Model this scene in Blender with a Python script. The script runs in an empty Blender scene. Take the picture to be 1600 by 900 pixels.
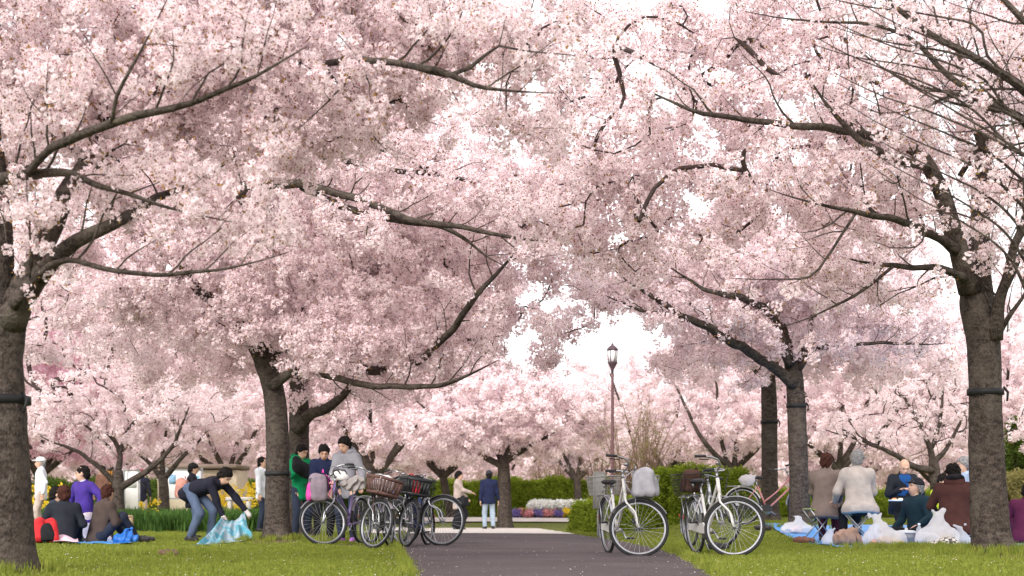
import bpy, math, random
import numpy as np
from mathutils import Vector, Matrix

sc = bpy.context.scene
COL = sc.collection
random.seed(7)
RNG = np.random.default_rng(7)

# ------------------------------------------------------------------ camera
F, HZ, CH = 2200.0, 800.0, 0.5          # focal length and horizon in photo pixels, eye height in metres
cam_data = bpy.data.cameras.new('camera')
cam = bpy.data.objects.new('camera', cam_data)
COL.objects.link(cam)
cam.location = (0, 0, CH)
cam.rotation_euler = (math.radians(90), 0, 0)
cam_data.sensor_width = 36.0
cam_data.lens = 36.0 * F / 1600.0
cam_data.shift_y = (HZ - 450.0) / 1600.0
cam_data.clip_start = 0.1
cam_data.clip_end = 3000.0
cam_data.dof.use_dof = True
cam_data.dof.focus_distance = 16.5
cam_data.dof.aperture_fstop = 2.4
sc.camera = cam

# ------------------------------------------------------------------ sky, sun, exposure
SUN_EL, SUN_AZ = math.radians(31), math.radians(200)     # behind the camera, a little to the left
world = bpy.data.worlds.new('World')
sc.world = world
world.use_nodes = True
nt = world.node_tree
nt.nodes.clear()
sky = nt.nodes.new('ShaderNodeTexSky')
sky.sky_type = 'NISHITA'
sky.sun_disc = False
sky.sun_elevation = SUN_EL
sky.sun_rotation = SUN_AZ
sky.air_density = 1.0
sky.dust_density = 4.0
hs = nt.nodes.new('ShaderNodeHueSaturation')
hs.inputs['Saturation'].default_value = 0.10             # thin even overcast
mixw = nt.nodes.new('ShaderNodeMixRGB')
mixw.inputs['Fac'].default_value = 0.55
mixw.inputs['Color2'].default_value = (8.6, 8.35, 8.5, 1)
bg = nt.nodes.new('ShaderNodeBackground')
bg.inputs['Strength'].default_value = 0.15
wo = nt.nodes.new('ShaderNodeOutputWorld')
nt.links.new(sky.outputs[0], hs.inputs['Color'])
nt.links.new(hs.outputs[0], mixw.inputs['Color1'])
nt.links.new(mixw.outputs[0], bg.inputs['Color'])
nt.links.new(bg.outputs[0], wo.inputs['Surface'])

sun_data = bpy.data.lights.new('sun', 'SUN')
sun_data.energy = 1.5
sun_data.angle = math.radians(25)
sun_data.color = (1.0, 0.955, 0.90)
sun = bpy.data.objects.new('sun', sun_data)
COL.objects.link(sun)
sd = Vector((math.sin(SUN_AZ) * math.cos(SUN_EL), math.cos(SUN_AZ) * math.cos(SUN_EL), math.sin(SUN_EL)))
sun.rotation_euler = sd.to_track_quat('Z', 'Y').to_euler()
sun.location = sd * 60

sc.view_settings.view_transform = 'Standard'
sc.view_settings.look = 'None'
sc.view_settings.exposure = 0.88
sc.view_settings.gamma = 1.0
sc.view_settings.use_curve_mapping = False
sc.render.engine = 'CYCLES'
cy = sc.cycles
cy.max_bounces = 7
cy.diffuse_bounces = 4
cy.glossy_bounces = 2
cy.transmission_bounces = 4
cy.transparent_max_bounces = 6
cy.use_fast_gi = True
cy.fast_gi_method = 'REPLACE'
cy.ao_bounces_render = 2
world.light_settings.distance = 0.25
world.light_settings.ao_factor = 1.0
cy.use_adaptive_sampling = True
cy.adaptive_threshold = 0.02
cy.use_denoising = True
try:
    cy.denoiser = 'OPENIMAGEDENOISE'
except Exception:
    pass
cy.caustics_reflective = False
cy.caustics_refractive = False
cy.filter_width = 1.4


# ------------------------------------------------------------------ helpers
def P(px, py, d):
    """A point seen at photo pixel (px, py) standing d metres away."""
    return np.array([(px - 800.0) / F * d, d, CH + (HZ - py) / F * d])


def lerp_tab(x, xs, ys):
    return np.interp(x, xs, ys)


def smooth01(t):
    t = np.clip(t, 0, 1)
    return t * t * (3 - 2 * t)


def PXL(y):   # left edge of the asphalt path
    return np.interp(y, [2, 11, 15, 20.7, 26, 31, 34], [-0.35, -0.78, -1.15, -1.68, -2.0, -2.35, -2.6])


def PXR(y):   # right edge of the asphalt path
    return np.interp(y, [2, 11, 14, 18, 24, 31, 34], [1.2, 1.58, 1.78, 1.98, 1.85, 1.40, 1.1])


def terrain(x, y):
    x = np.asarray(x, float); y = np.asarray(y, float)
    right = smooth01((x - 2.0) / 2.2) * smooth01((y - 19) / 9.0) * 0.30
    back = smooth01((y - 43.0) / 7.0) * 0.30
    left = smooth01((-x - 2.6) / 3.0) * smooth01((y - 27) / 10.0) * 0.14
    z = np.maximum(np.maximum(right, back), left)
    off = np.maximum(smooth01((PXL(y) - 0.15 - x) / 1.2), smooth01((x - PXR(y) - 0.15) / 1.2)) * smooth01((44 - y) / 4)
    z = z + off * (0.03 + 0.02 * np.sin(x * 1.3 + 0.7) * np.sin(y * 0.9))
    # root mounds
    for mx, my, r, h in MOUNDS:
        q = ((x - mx) ** 2 + (y - my) ** 2) / (r * r)
        z = z + h * np.exp(-q)
    return z


MOUNDS = [(-3.5, 21.0, 0.75, 0.07), (4.98, 14.4, 0.7, 0.05), (-3.85, 10.3, 0.7, 0.04), (4.83, 23.9, 0.7, 0.05), (-2.6, 20.2, 1.3, 0.02)]


def tz(x, y):
    return float(terrain(x, y))


# ---- materials
def mat(name, col, rough=0.75, var=0.12, scale=6.0, bump=0.0, bscale=40.0, metallic=0.0, transl=0.0, spec=0.3,
        col2=None, detail=5.0, stretch=None):
    m = bpy.data.materials.new(name)
    m.use_nodes = True
    n, l = m.node_tree.nodes, m.node_tree.links
    n.clear()
    out = n.new('ShaderNodeOutputMaterial')
    b = n.new('ShaderNodeBsdfPrincipled')
    b.inputs['Roughness'].default_value = rough
    b.inputs['Metallic'].default_value = metallic
    b.inputs['Specular IOR Level'].default_value = spec
    tc = n.new('ShaderNodeTexCoord')
    mp = n.new('ShaderNodeMapping')
    if stretch:
        mp.inputs['Scale'].default_value = stretch
    l.new(tc.outputs['Object'], mp.inputs['Vector'])
    nz = n.new('ShaderNodeTexNoise')
    nz.inputs['Scale'].default_value = scale
    nz.inputs['Detail'].default_value = detail
    l.new(mp.outputs[0], nz.inputs['Vector'])
    cr = n.new('ShaderNodeValToRGB')
    c1 = tuple(max(0, c * (1 - var)) for c in col) + (1,)
    c2 = (tuple(col2) if col2 else tuple(min(1, c * (1 + var)) for c in col)) + (1,)
    cr.color_ramp.elements[0].position = 0.34
    cr.color_ramp.elements[0].color = c1
    cr.color_ramp.elements[1].position = 0.66
    cr.color_ramp.elements[1].color = c2
    l.new(nz.outputs['Fac'], cr.inputs['Fac'])
    l.new(cr.outputs[0], b.inputs['Base Color'])
    if bump > 0:
        nb = n.new('ShaderNodeTexNoise')
        nb.inputs['Scale'].default_value = bscale
        nb.inputs['Detail'].default_value = 6
        l.new(mp.outputs[0], nb.inputs['Vector'])
        bp = n.new('ShaderNodeBump')
        bp.inputs['Strength'].default_value = bump
        bp.inputs['Distance'].default_value = 0.02
        l.new(nb.outputs['Fac'], bp.inputs['Height'])
        l.new(bp.outputs[0], b.inputs['Normal'])
    if transl > 0:
        t = n.new('ShaderNodeBsdfTranslucent')
        l.new(cr.outputs[0], t.inputs['Color'])
        mx = n.new('ShaderNodeMixShader')
        mx.inputs[0].default_value = transl
        l.new(b.outputs[0], mx.inputs[1])
        l.new(t.outputs[0], mx.inputs[2])
        l.new(mx.outputs[0], out.inputs['Surface'])
    else:
        l.new(b.outputs[0], out.inputs['Surface'])
    return m


def leafmat(name, col, col2, transl=0.4, var=0.5):
    """A thin leaf or petal whose colour differs a little from one copy to the next."""
    m = bpy.data.materials.new(name)
    m.use_nodes = True
    n, l = m.node_tree.nodes, m.node_tree.links
    n.clear()
    out = n.new('ShaderNodeOutputMaterial')
    oi = n.new('ShaderNodeObjectInfo')
    ge = n.new('ShaderNodeNewGeometry')
    ad = n.new('ShaderNodeMath'); ad.operation = 'MULTIPLY'; ad.inputs[1].default_value = 1.0 - var
    ad2 = n.new('ShaderNodeMath'); ad2.operation = 'MULTIPLY'; ad2.inputs[1].default_value = var
    ad3 = n.new('ShaderNodeMath'); ad3.operation = 'ADD'
    l.new(oi.outputs['Random'], ad.inputs[0])
    l.new(ge.outputs['Random Per Island'], ad2.inputs[0])
    l.new(ad.outputs[0], ad3.inputs[0]); l.new(ad2.outputs[0], ad3.inputs[1])
    mx = n.new('ShaderNodeMixRGB')
    mx.inputs['Color1'].default_value = tuple(col) + (1,)
    mx.inputs['Color2'].default_value = tuple(col2) + (1,)
    l.new(ad3.outputs[0], mx.inputs['Fac'])
    d = n.new('ShaderNodeBsdfDiffuse')
    t = n.new('ShaderNodeBsdfTranslucent')
    l.new(mx.outputs[0], d.inputs['Color']); l.new(mx.outputs[0], t.inputs['Color'])
    ms = n.new('ShaderNodeMixShader')
    ms.inputs[0].default_value = transl
    l.new(d.outputs[0], ms.inputs[1]); l.new(t.outputs[0], ms.inputs[2])
    l.new(ms.outputs[0], out.inputs['Surface'])
    return m


MATS = {}


def M(key, *a, **k):
    if key not in MATS:
        MATS[key] = mat(key, *a, **k)
    return MATS[key]


# ---- objects
def tag(o, label=None, cat=None, group=None, kind=None):
    if label: o['label'] = label
    if cat: o['category'] = cat
    if group: o['group'] = group
    if kind: o['kind'] = kind
    return o


def empty(name, loc=(0, 0, 0), rz=0.0, label=None, cat=None, group=None):
    o = bpy.data.objects.new(name, None)
    o.empty_display_size = 0.1
    COL.objects.link(o)
    o.location = loc
    o.rotation_euler = (0, 0, rz)
    return tag(o, label, cat, group)


def mesh_obj(name, verts, faces, material, parent=None, smooth=True, mats=None, midx=None):
    me = bpy.data.meshes.new(name)
    me.from_pydata([tuple(map(float, v)) for v in verts], [], [tuple(int(i) for i in f) for f in faces])
    for mm in (mats or ([material] if material else [])):
        me.materials.append(mm)
    if midx is not None:
        me.polygons.foreach_set('material_index', np.asarray(midx, np.int32))
    if smooth:
        me.polygons.foreach_set('use_smooth', np.ones(len(me.polygons), bool))
    me.update()
    o = bpy.data.objects.new(name, me)
    COL.objects.link(o)
    if parent is not None:
        o.parent = parent
    return o


def copy_tree(o, parent=None):
    c = o.copy()
    COL.objects.link(c)
    c.parent = parent
    for ch in o.children:
        copy_tree(ch, c)
    return c


def unit(v):
    v = np.asarray(v, float)
    n = np.linalg.norm(v)
    return v / n if n > 1e-9 else np.array([0, 0, 1.0])


def catmull(pts, step):
    """Resample a polyline of vectors (any dimension; first three are xyz) smoothly."""
    p = np.asarray(pts, float)
    if len(p) == 2:
        n = max(1, int(np.linalg.norm(p[1, :3] - p[0, :3]) / step))
        t = np.linspace(0, 1, n + 1)[:, None]
        return p[0] * (1 - t) + p[1] * t
    q = np.vstack([2 * p[0] - p[1], p, 2 * p[-1] - p[-2]])
    out = []
    for i in range(1, len(q) - 2):
        p0, p1, p2, p3 = q[i - 1], q[i], q[i + 1], q[i + 2]
        n = max(1, int(np.linalg.norm(p2[:3] - p1[:3]) / step))
        for t in np.arange(n) / n:
            out.append(0.5 * (2 * p1 + (p2 - p0) * t + (2 * p0 - 5 * p1 + 4 * p2 - p3) * t * t + (3 * p1 - p0 - 3 * p2 + p3) * t ** 3))
    out.append(p[-1])
    return np.array(out)


class MB:
    """Collects shapes into one mesh."""
    def __init__(self):
        self.v, self.f, self.m = [], [], []
        self.cur = 0

    def add(self, vs, fs):
        b = len(self.v)
        self.v.extend([tuple(map(float, x)) for x in vs])
        self.f.extend([tuple(int(i) + b for i in f) for f in fs])
        self.m.extend([self.cur] * len(fs))
        return self

    def tube(self, pts, r, n=8, caps=True, flat=None):
        pts = np.asarray(pts, float)[:, :3]
        k = len(pts)
        r = np.full(k, r) if np.isscalar(r) else np.asarray(r, float)
        tang = np.gradient(pts, axis=0) if k > 2 else np.array([pts[1] - pts[0]] * 2)
        t0 = unit(tang[0])
        u = np.cross(t0, [0, 0, 1.0] if abs(t0[2]) < 0.9 else [1.0, 0, 0])
        u = unit(u)
        vs = []
        ang = np.arange(n) / n * 2 * math.pi
        for i in range(k):
            t = unit(tang[i])
            u = unit(u - t * np.dot(u, t))
            w = np.cross(t, u)
            fl = 1.0 if flat is None else flat
            vs.append(pts[i] + r[i] * (np.cos(ang)[:, None] * u + fl * np.sin(ang)[:, None] * w))
        vs = np.vstack(vs)
        fs = []
        for i in range(k - 1):
            for j in range(n):
                a, b = i * n + j, i * n + (j + 1) % n
                fs.append((a, b, b + n, a + n))
        if caps:
            fs.append(tuple(range(n))[::-1])
            fs.append(tuple((k - 1) * n + j for j in range(n)))
        return self.add(vs, fs)

    def box(self, c, size, R=None, bev=0.0):
        sx, sy, sz = [s / 2 for s in size]
        if bev > 0:
            b = bev
            vs, fs = [], []
            prof = [(-sx + b, -sy), (sx - b, -sy), (sx, -sy + b), (sx, sy - b), (sx - b, sy), (-sx + b, sy), (-sx, sy - b), (-sx, -sy + b)]
            for z, ins in ((-sz, b), (-sz + b, 0), (sz - b, 0), (sz, b)):
                for x, y in prof:
                    fx = (sx - ins) / sx; fy = (sy - ins) / sy
                    vs.append((x * fx, y * fy, z))
            for i in range(3):
                for j in range(8):
                    a, bb = i * 8 + j, i * 8 + (j + 1) % 8
                    fs.append((a, bb, bb + 8, a + 8))
            fs.append(tuple(range(8))[::-1]); fs.append(tuple(24 + j for j in range(8)))
        else:
            vs = [(x, y, z) for z in (-sz, sz) for y in (-sy, sy) for x in (-sx, sx)]
            fs = [(0, 2, 3, 1), (4, 5, 7, 6), (0, 1, 5, 4), (2, 6, 7, 3), (0, 4, 6, 2), (1, 3, 7, 5)]
        vs = np.array(vs)
        if R is not None:
            vs = vs @ np.asarray(R).T
        return self.add(vs + np.asarray(c), fs)

    def lathe(self, prof, n=16, c=(0, 0, 0), R=None):
        vs, fs = [], []
        for r, z in prof:
            for j in range(n):
                a = 2 * math.pi * j / n
                vs.append((r * math.cos(a), r * math.sin(a), z))
        for i in range(len(prof) - 1):
            for j in range(n):
                a, b = i * n + j, i * n + (j + 1) % n
                fs.append((a, b, b + n, a + n))
        fs.append(tuple(range(n))[::-1]); fs.append(tuple((len(prof) - 1) * n + j for j in range(n)))
        vs = np.array(vs)
        if R is not None:
            vs = vs @ np.asarray(R).T
        return self.add(vs + np.asarray(c), fs)

    def ell(self, c, r, n=12, m=8, R=None):
        prof = [(math.sin(math.pi * i / m), -math.cos(math.pi * i / m)) for i in range(m + 1)]
        prof[0] = (0.02, -1); prof[-1] = (0.02, 1)
        S = np.diag(r)
        T = S if R is None else np.asarray(R) @ S
        return self.lathe(prof, n, c, T)

    def torus(self, c, R0, r0, n=32, m=8, axis='y', squash=1.0):
        vs, fs = [], []
        for i in range(n):
            a = 2 * math.pi * i / n
            for j in range(m):
                b = 2 * math.pi * j / m
                rr = R0 + r0 * math.cos(b)
                vs.append((rr * math.cos(a), r0 * squash * math.sin(b), rr * math.sin(a)))
        for i in range(n):
            for j in range(m):
                fs.append((i * m + j, i * m + (j + 1) % m, ((i + 1) % n) * m + (j + 1) % m, ((i + 1) % n) * m + j))
        return self.add(np.array(vs) + np.asarray(c), fs)

    def grid(self, fn, nu, nv, thick=0.0):
        vs, fs = [], []
        for i in range(nu + 1):
            for j in range(nv + 1):
                vs.append(fn(i / nu, j / nv))
        vs = np.array(vs, float)
        w = nv + 1
        for i in range(nu):
            for j in range(nv):
                fs.append((i * w + j, (i + 1) * w + j, (i + 1) * w + j + 1, i * w + j + 1))
        if thick > 0:
            k = len(vs)
            low = vs.copy(); low[:, 2] -= thick
            fs2 = [tuple(x + k for x in f[::-1]) for f in fs]
            rim = [i * w for i in range(nu + 1)] + [nu * w + j for j in range(1, nv + 1)] + [i * w + nv for i in range(nu - 1, -1, -1)] + [j for j in range(nv - 1, 0, -1)]
            side = [(rim[(q + 1) % len(rim)], rim[q], rim[q] + k, rim[(q + 1) % len(rim)] + k) for q in range(len(rim))]
            return self.add(np.vstack([vs, low]), fs + fs2 + side)
        return self.add(vs, fs)

    def xf(self, Mx):
        Mx = np.asarray(Mx)
        v = np.array(self.v)
        self.v = [tuple(x) for x in (v @ Mx[:3, :3].T + Mx[:3, 3])]
        return self

    def build(self, name, material=None, parent=None, smooth=True, mats=None):
        return mesh_obj(name, self.v, self.f, material, parent, smooth, mats, self.m if mats else None)


def rotz(a):
    c, s = math.cos(a), math.sin(a)
    return np.array([[c, -s, 0], [s, c, 0], [0, 0, 1.0]])


def rot_axis(axis, a):
    return np.array(Matrix.Rotation(a, 3, Vector(axis)))


# ---- scattering copies of a small mesh over many points (blossom, leaves, grass)
def proto(name, mb, mats, smooth=False):
    me = bpy.data.meshes.new(name)
    me.from_pydata(mb.v, [], mb.f)
    for mm in mats:
        me.materials.append(mm)
    me.polygons.foreach_set('material_index', np.asarray(mb.m, np.int32))
    if smooth:
        me.polygons.foreach_set('use_smooth', np.ones(len(me.polygons), bool))
    me.update()
    return bpy.data.objects.new(name, me)


NG = {}


def scatter_group(protos):
    key = tuple(p.name for p in protos)
    if key in NG:
        return NG[key]
    g = bpy.data.node_groups.new('scatter', 'GeometryNodeTree')
    g.interface.new_socket('Geometry', in_out='INPUT', socket_type='NodeSocketGeometry')
    g.interface.new_socket('Geometry', in_out='OUTPUT', socket_type='NodeSocketGeometry')
    n, l = g.nodes, g.links
    gi, go = n.new('NodeGroupInput'), n.new('NodeGroupOutput')
    jn = n.new('GeometryNodeJoinGeometry')
    for p in protos:
        oi = n.new('GeometryNodeObjectInfo')
        oi.inputs['Object'].default_value = p
        oi.inputs['As Instance'].default_value = False
        gti = n.new('GeometryNodeGeometryToInstance')
        l.new(oi.outputs['Geometry'], gti.inputs[0])
        l.new(gti.outputs[0], jn.inputs[0])
    iop = n.new('GeometryNodeInstanceOnPoints')
    iop.inputs['Pick Instance'].default_value = True
    for an, dt, sock in (('idx', 'INT', 'Instance Index'), ('rot', 'FLOAT_VECTOR', 'Rotation'), ('scl', 'FLOAT', 'Scale')):
        na = n.new('GeometryNodeInputNamedAttribute')
        na.data_type = dt
        na.inputs['Name'].default_value = an
        l.new(na.outputs['Attribute'], iop.inputs[sock])
    l.new(gi.outputs[0], iop.inputs['Points'])
    l.new(jn.outputs[0], iop.inputs['Instance'])
    l.new(iop.outputs[0], go.inputs[0])
    NG[key] = g
    return g


def scatter(name, pts, protos, scl, rot=None, parent=None, idx=None, upright=False):
    pts = np.asarray(pts, np.float32)
    k = len(pts)
    me = bpy.data.meshes.new(name)
    me.vertices.add(k)
    me.vertices.foreach_set('co', pts.ravel())
    a = me.attributes.new('idx', 'INT', 'POINT')
    a.data.foreach_set('value', (RNG.integers(0, len(protos), k) if idx is None else np.asarray(idx)).astype(np.int32))
    if rot is None:
        rot = RNG.uniform(0, 2 * math.pi, (k, 3))
        if upright:
            rot[:, :2] = RNG.normal(0, 0.12, (k, 2))
    a = me.attributes.new('rot', 'FLOAT_VECTOR', 'POINT')
    a.data.foreach_set('vector', np.asarray(rot, np.float32).ravel())
    a = me.attributes.new('scl', 'FLOAT', 'POINT')
    a.data.foreach_set('value', np.broadcast_to(np.asarray(scl, np.float32), (k,)).copy())
    for p in protos[0].data.materials:
        me.materials.append(p)
    o = bpy.data.objects.new(name, me)
    COL.objects.link(o)
    if parent is not None:
        o.parent = parent
    md = o.modifiers.new('scatter', 'NODES')
    md.node_group = scatter_group(protos)
    o['kind'] = 'stuff'
    return o

# ================================================================== GROUND
WORN = [(-3.42, 20.6, .55), (5.05, 14.15, .5), (-3.7, 10.2, .7), (3.95, 16.3, .32), (4.75, 16.9, .38), (-2.2, 19.6, .5), (2.4, 15.9, .45), (4.8, 23.6, .6), (-5.9, 18.6, .4), (-3.9, 15.2, .3)]


def ground_material():
    m = bpy.data.materials.new('lawn')
    m.use_nodes = True
    n, l = m.node_tree.nodes, m.node_tree.links
    b = n['Principled BSDF']
    b.inputs['Roughness'].default_value = 0.95
    b.inputs['Specular IOR Level'].default_value = 0.1
    tc = n.new('ShaderNodeTexCoord')
    def noise(s, det=6):
        z = n.new('ShaderNodeTexNoise'); z.inputs['Scale'].default_value = s; z.inputs['Detail'].default_value = det
        l.new(tc.outputs['Object'], z.inputs['Vector']); return z
    def ramp(src, p0, c0, p1, c1):
        r = n.new('ShaderNodeValToRGB')
        r.color_ramp.elements[0].position = p0; r.color_ramp.elements[0].color = c0 + (1,)
        r.color_ramp.elements[1].position = p1; r.color_ramp.elements[1].color = c1 + (1,)
        l.new(src.outputs['Fac'], r.inputs['Fac']); return r
    g1 = ramp(noise(9), 0.3, (0.075, 0.10, 0.022), 0.7, (0.17, 0.19, 0.04))
    soil = ramp(noise(40), 0.3, (0.10, 0.075, 0.045), 0.7, (0.20, 0.16, 0.09))
    msk = ramp(noise(1.7, 8), 0.57, (0, 0, 0), 0.70, (1, 1, 1))
    mx = n.new('ShaderNodeMixRGB')
    l.new(msk.outputs[0], mx.inputs['Fac']); l.new(g1.outputs[0], mx.inputs['Color1']); l.new(soil.outputs[0], mx.inputs['Color2'])
    # trodden bare soil round the trunks and where people sit
    last = mx.outputs[0]
    wob = noise(5, 5)
    for wx, wy, wr in WORN:
        sb = n.new('ShaderNodeVectorMath'); sb.operation = 'DISTANCE'; sb.inputs[1].default_value = (wx, wy, 0.05)
        l.new(tc.outputs['Object'], sb.inputs[0])
        a1 = n.new('ShaderNodeMath'); a1.operation = 'MULTIPLY_ADD'; a1.inputs[1].default_value = wr * 1.4
        l.new(wob.outputs['Fac'], a1.inputs[0]); l.new(sb.outputs['Value'], a1.inputs[2])
        mr = n.new('ShaderNodeMapRange'); mr.inputs['From Min'].default_value = wr * 1.9; mr.inputs['From Max'].default_value = wr * 1.25
        l.new(a1.outputs[0], mr.inputs['Value'])
        mm = n.new('ShaderNodeMixRGB'); l.new(mr.outputs[0], mm.inputs['Fac']); l.new(last, mm.inputs['Color1']); l.new(soil.outputs[0], mm.inputs['Color2'])
        last = mm.outputs[0]
    l.new(last, b.inputs['Base Color'])
    bp = n.new('ShaderNodeBump'); bp.inputs['Strength'].default_value = 0.8; bp.inputs['Distance'].default_value = 0.03
    nb = noise(60); l.new(nb.outputs['Fac'], bp.inputs['Height']); l.new(bp.outputs[0], b.inputs['Normal'])
    return m


def asphalt_material():
    m = bpy.data.materials.new('asphalt')
    m.use_nodes = True
    n, l = m.node_tree.nodes, m.node_tree.links
    b = n['Principled BSDF']
    b.inputs['Roughness'].default_value = 0.85
    b.inputs['Specular IOR Level'].default_value = 0.25
    tc = n.new('ShaderNodeTexCoord')
    def noise(s, det):
        z = n.new('ShaderNodeTexNoise'); z.inputs['Scale'].default_value = s; z.inputs['Detail'].default_value = det
        l.new(tc.outputs['Object'], z.inputs['Vector']); return z
    a = noise(75, 5); c = noise(0.9, 6)
    r = n.new('ShaderNodeValToRGB')
    r.color_ramp.elements[0].position = 0.36; r.color_ramp.elements[0].color = (0.046, 0.035, 0.036, 1)
    r.color_ramp.elements[1].position = 0.64; r.color_ramp.elements[1].color = (0.125, 0.096, 0.099, 1)
    l.new(a.outputs['Fac'], r.inputs['Fac'])
    r2 = n.new('ShaderNodeValToRGB')
    r2.color_ramp.elements[0].position = 0.3; r2.color_ramp.elements[0].color = (0.60, 0.58, 0.59, 1)
    r2.color_ramp.elements[1].position = 0.7; r2.color_ramp.elements[1].color = (1.0, 1.0, 1.0, 1)
    l.new(c.outputs['Fac'], r2.inputs['Fac'])
    mx = n.new('ShaderNodeMixRGB'); mx.blend_type = 'MULTIPLY'; mx.inputs['Fac'].default_value = 1
    l.new(r.outputs[0], mx.inputs['Color1']); l.new(r2.outputs[0], mx.inputs['Color2'])
    l.new(mx.outputs[0], b.inputs['Base Color'])
    bp = n.new('ShaderNodeBump'); bp.inputs['Strength'].default_value = 0.6; bp.inputs['Distance'].default_value = 0.01
    l.new(a.outputs['Fac'], bp.inputs['Height']); l.new(bp.outputs[0], b.inputs['Normal'])
    return m


def sheet(name, xs, ys, zfn, material):
    X, Y = np.meshgrid(xs, ys, indexing='ij')
    Z = zfn(X, Y)
    v = np.stack([X, Y, Z], -1).reshape(-1, 3)
    w = len(ys)
    i, j = np.meshgrid(np.arange(len(xs) - 1), np.arange(w - 1), indexing='ij')
    a = (i * w + j).ravel()
    fs = np.stack([a, a + w, a + w + 1, a + 1], 1)
    return tag(mesh_obj(name, v, fs, material), kind='structure')


xs = np.concatenate([[-900, -300, -120, -60, -34, -24, -18], np.arange(-14, 14.01, 0.3), [18, 24, 34, 60, 120, 300, 900]])
ys = np.concatenate([[-150, -40, -8, 0, 3], np.arange(5, 58, 0.3), [62, 70, 85, 110, 160, 300, 700, 2200]])
sheet('ground', xs, ys, terrain, ground_material())


def ribbon(name, ys, left, right, material, lift=0.006, nx=14, seed=3):
    r = np.random.default_rng(seed)
    v, fs = [], []
    for y in ys:
        a, b = left(y) + r.normal(0, 0.022) + .035 * math.sin(y * 2.7 + seed), right(y) + r.normal(0, 0.022) + .035 * math.sin(y * 3.1 + 1)
        for t in np.linspace(0, 1, nx + 1):
            x = a * (1 - t) + b * t
            v.append((x, y, tz(x, y) + lift + 0.015 * math.sin(math.pi * t)))
    w = nx + 1
    for i in range(len(ys) - 1):
        for j in range(nx):
            fs.append((i * w + j, i * w + j + 1, (i + 1) * w + j + 1, (i + 1) * w + j))
    return tag(mesh_obj(name, v, fs, material), kind='structure')


ASPH = asphalt_material()
ribbon('asphalt_path', np.arange(0, 31.0, 0.18), PXL, PXR, ASPH, lift=0.010)
CONC = M('pale_paving', (0.52, 0.47, 0.43), 0.85, 0.10, 3.0, bump=0.3, bscale=60)
ribbon('paved_crosspath', np.arange(30.9, 41.6, 0.3), lambda y: -3.4, lambda y: 1.40 - 0.06 * (y - 31), CONC, lift=0.022, seed=5)
ribbon('far_path', np.arange(46.4, 49.0, 0.3), lambda y: -4.2, lambda y: 2.4, CONC, lift=0.03, seed=6)

# ================================================================== TREES
PETAL = leafmat('petal', (0.962, 0.782, 0.810), (0.978, 0.882, 0.893), 0.5)
PETAL_F = leafmat('petal_soft', (0.960, 0.778, 0.806), (0.976, 0.876, 0.888), 0.5)
PETAL_PINK = leafmat('petal_rose', (0.87, 0.56, 0.65), (0.92, 0.74, 0.79), 0.45)
CALYX = leafmat('calyx', (0.20, 0.03, 0.045), (0.36, 0.08, 0.075), 0.12)
BUDLEAF = leafmat('young_leaf', (0.17, 0.085, 0.025), (0.34, 0.20, 0.045), 0.25)


def bark_material(name, dark, light, sc_=1.0):
    m = bpy.data.materials.new(name)
    m.use_nodes = True
    n, l = m.node_tree.nodes, m.node_tree.links
    b = n['Principled BSDF']
    b.inputs['Roughness'].default_value = 0.9
    b.inputs['Specular IOR Level'].default_value = 0.2
    tc = n.new('ShaderNodeTexCoord')
    mp = n.new('ShaderNodeMapping'); mp.inputs['Scale'].default_value = (12 * sc_, 12 * sc_, 22 * sc_)
    mp2 = n.new('ShaderNodeMapping'); mp2.inputs['Scale'].default_value = (55 * sc_, 55 * sc_, 40 * sc_)
    l.new(tc.outputs['Object'], mp.inputs['Vector']); l.new(tc.outputs['Object'], mp2.inputs['Vector'])
    a = n.new('ShaderNodeTexNoise'); a.inputs['Scale'].default_value = 1.0; a.inputs['Detail'].default_value = 7
    c = n.new('ShaderNodeTexNoise'); c.inputs['Scale'].default_value = 1.0; c.inputs['Detail'].default_value = 7
    l.new(mp.outputs[0], a.inputs['Vector']); l.new(mp2.outputs[0], c.inputs['Vector'])
    ad = n.new('ShaderNodeMath'); ad.operation = 'ADD'
    l.new(a.outputs['Fac'], ad.inputs[0]); l.new(c.outputs['Fac'], ad.inputs[1])
    r = n.new('ShaderNodeValToRGB')
    r.color_ramp.elements[0].position = 0.40; r.color_ramp.elements[0].color = tuple(dark) + (1,)
    r.color_ramp.elements[1].position = 0.64; r.color_ramp.elements[1].color = tuple(light) + (1,)
    hv = n.new('ShaderNodeMath'); hv.operation = 'MULTIPLY'; hv.inputs[1].default_value = 0.5
    l.new(ad.outputs[0], hv.inputs[0]); l.new(hv.outputs[0], r.inputs['Fac'])
    lz = n.new('ShaderNodeTexNoise'); lz.inputs['Scale'].default_value = 3.2; lz.inputs['Detail'].default_value = 8; lz.inputs['Roughness'].default_value = .65
    l.new(tc.outputs['Object'], lz.inputs['Vector'])
    lr = n.new('ShaderNodeValToRGB'); lr.color_ramp.elements[0].position = .50; lr.color_ramp.elements[1].position = .68
    l.new(lz.outputs['Fac'], lr.inputs['Fac'])
    lm = n.new('ShaderNodeMixRGB'); lm.inputs['Color2'].default_value = (light[0] * 1.25, light[1] * 1.35, light[2] * 1.25, 1)
    lf = n.new('ShaderNodeMath'); lf.operation = 'MULTIPLY'; lf.inputs[1].default_value = .55
    l.new(lr.outputs[0], lf.inputs[0]); l.new(lf.outputs[0], lm.inputs['Fac']); l.new(r.outputs[0], lm.inputs['Color1'])
    l.new(lm.outputs[0], b.inputs['Base Color'])
    bp = n.new('ShaderNodeBump'); bp.inputs['Strength'].default_value = 1.0; bp.inputs['Distance'].default_value = 0.035
    l.new(hv.outputs[0], bp.inputs['Height']); l.new(bp.outputs[0], b.inputs['Normal'])
    return m


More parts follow.
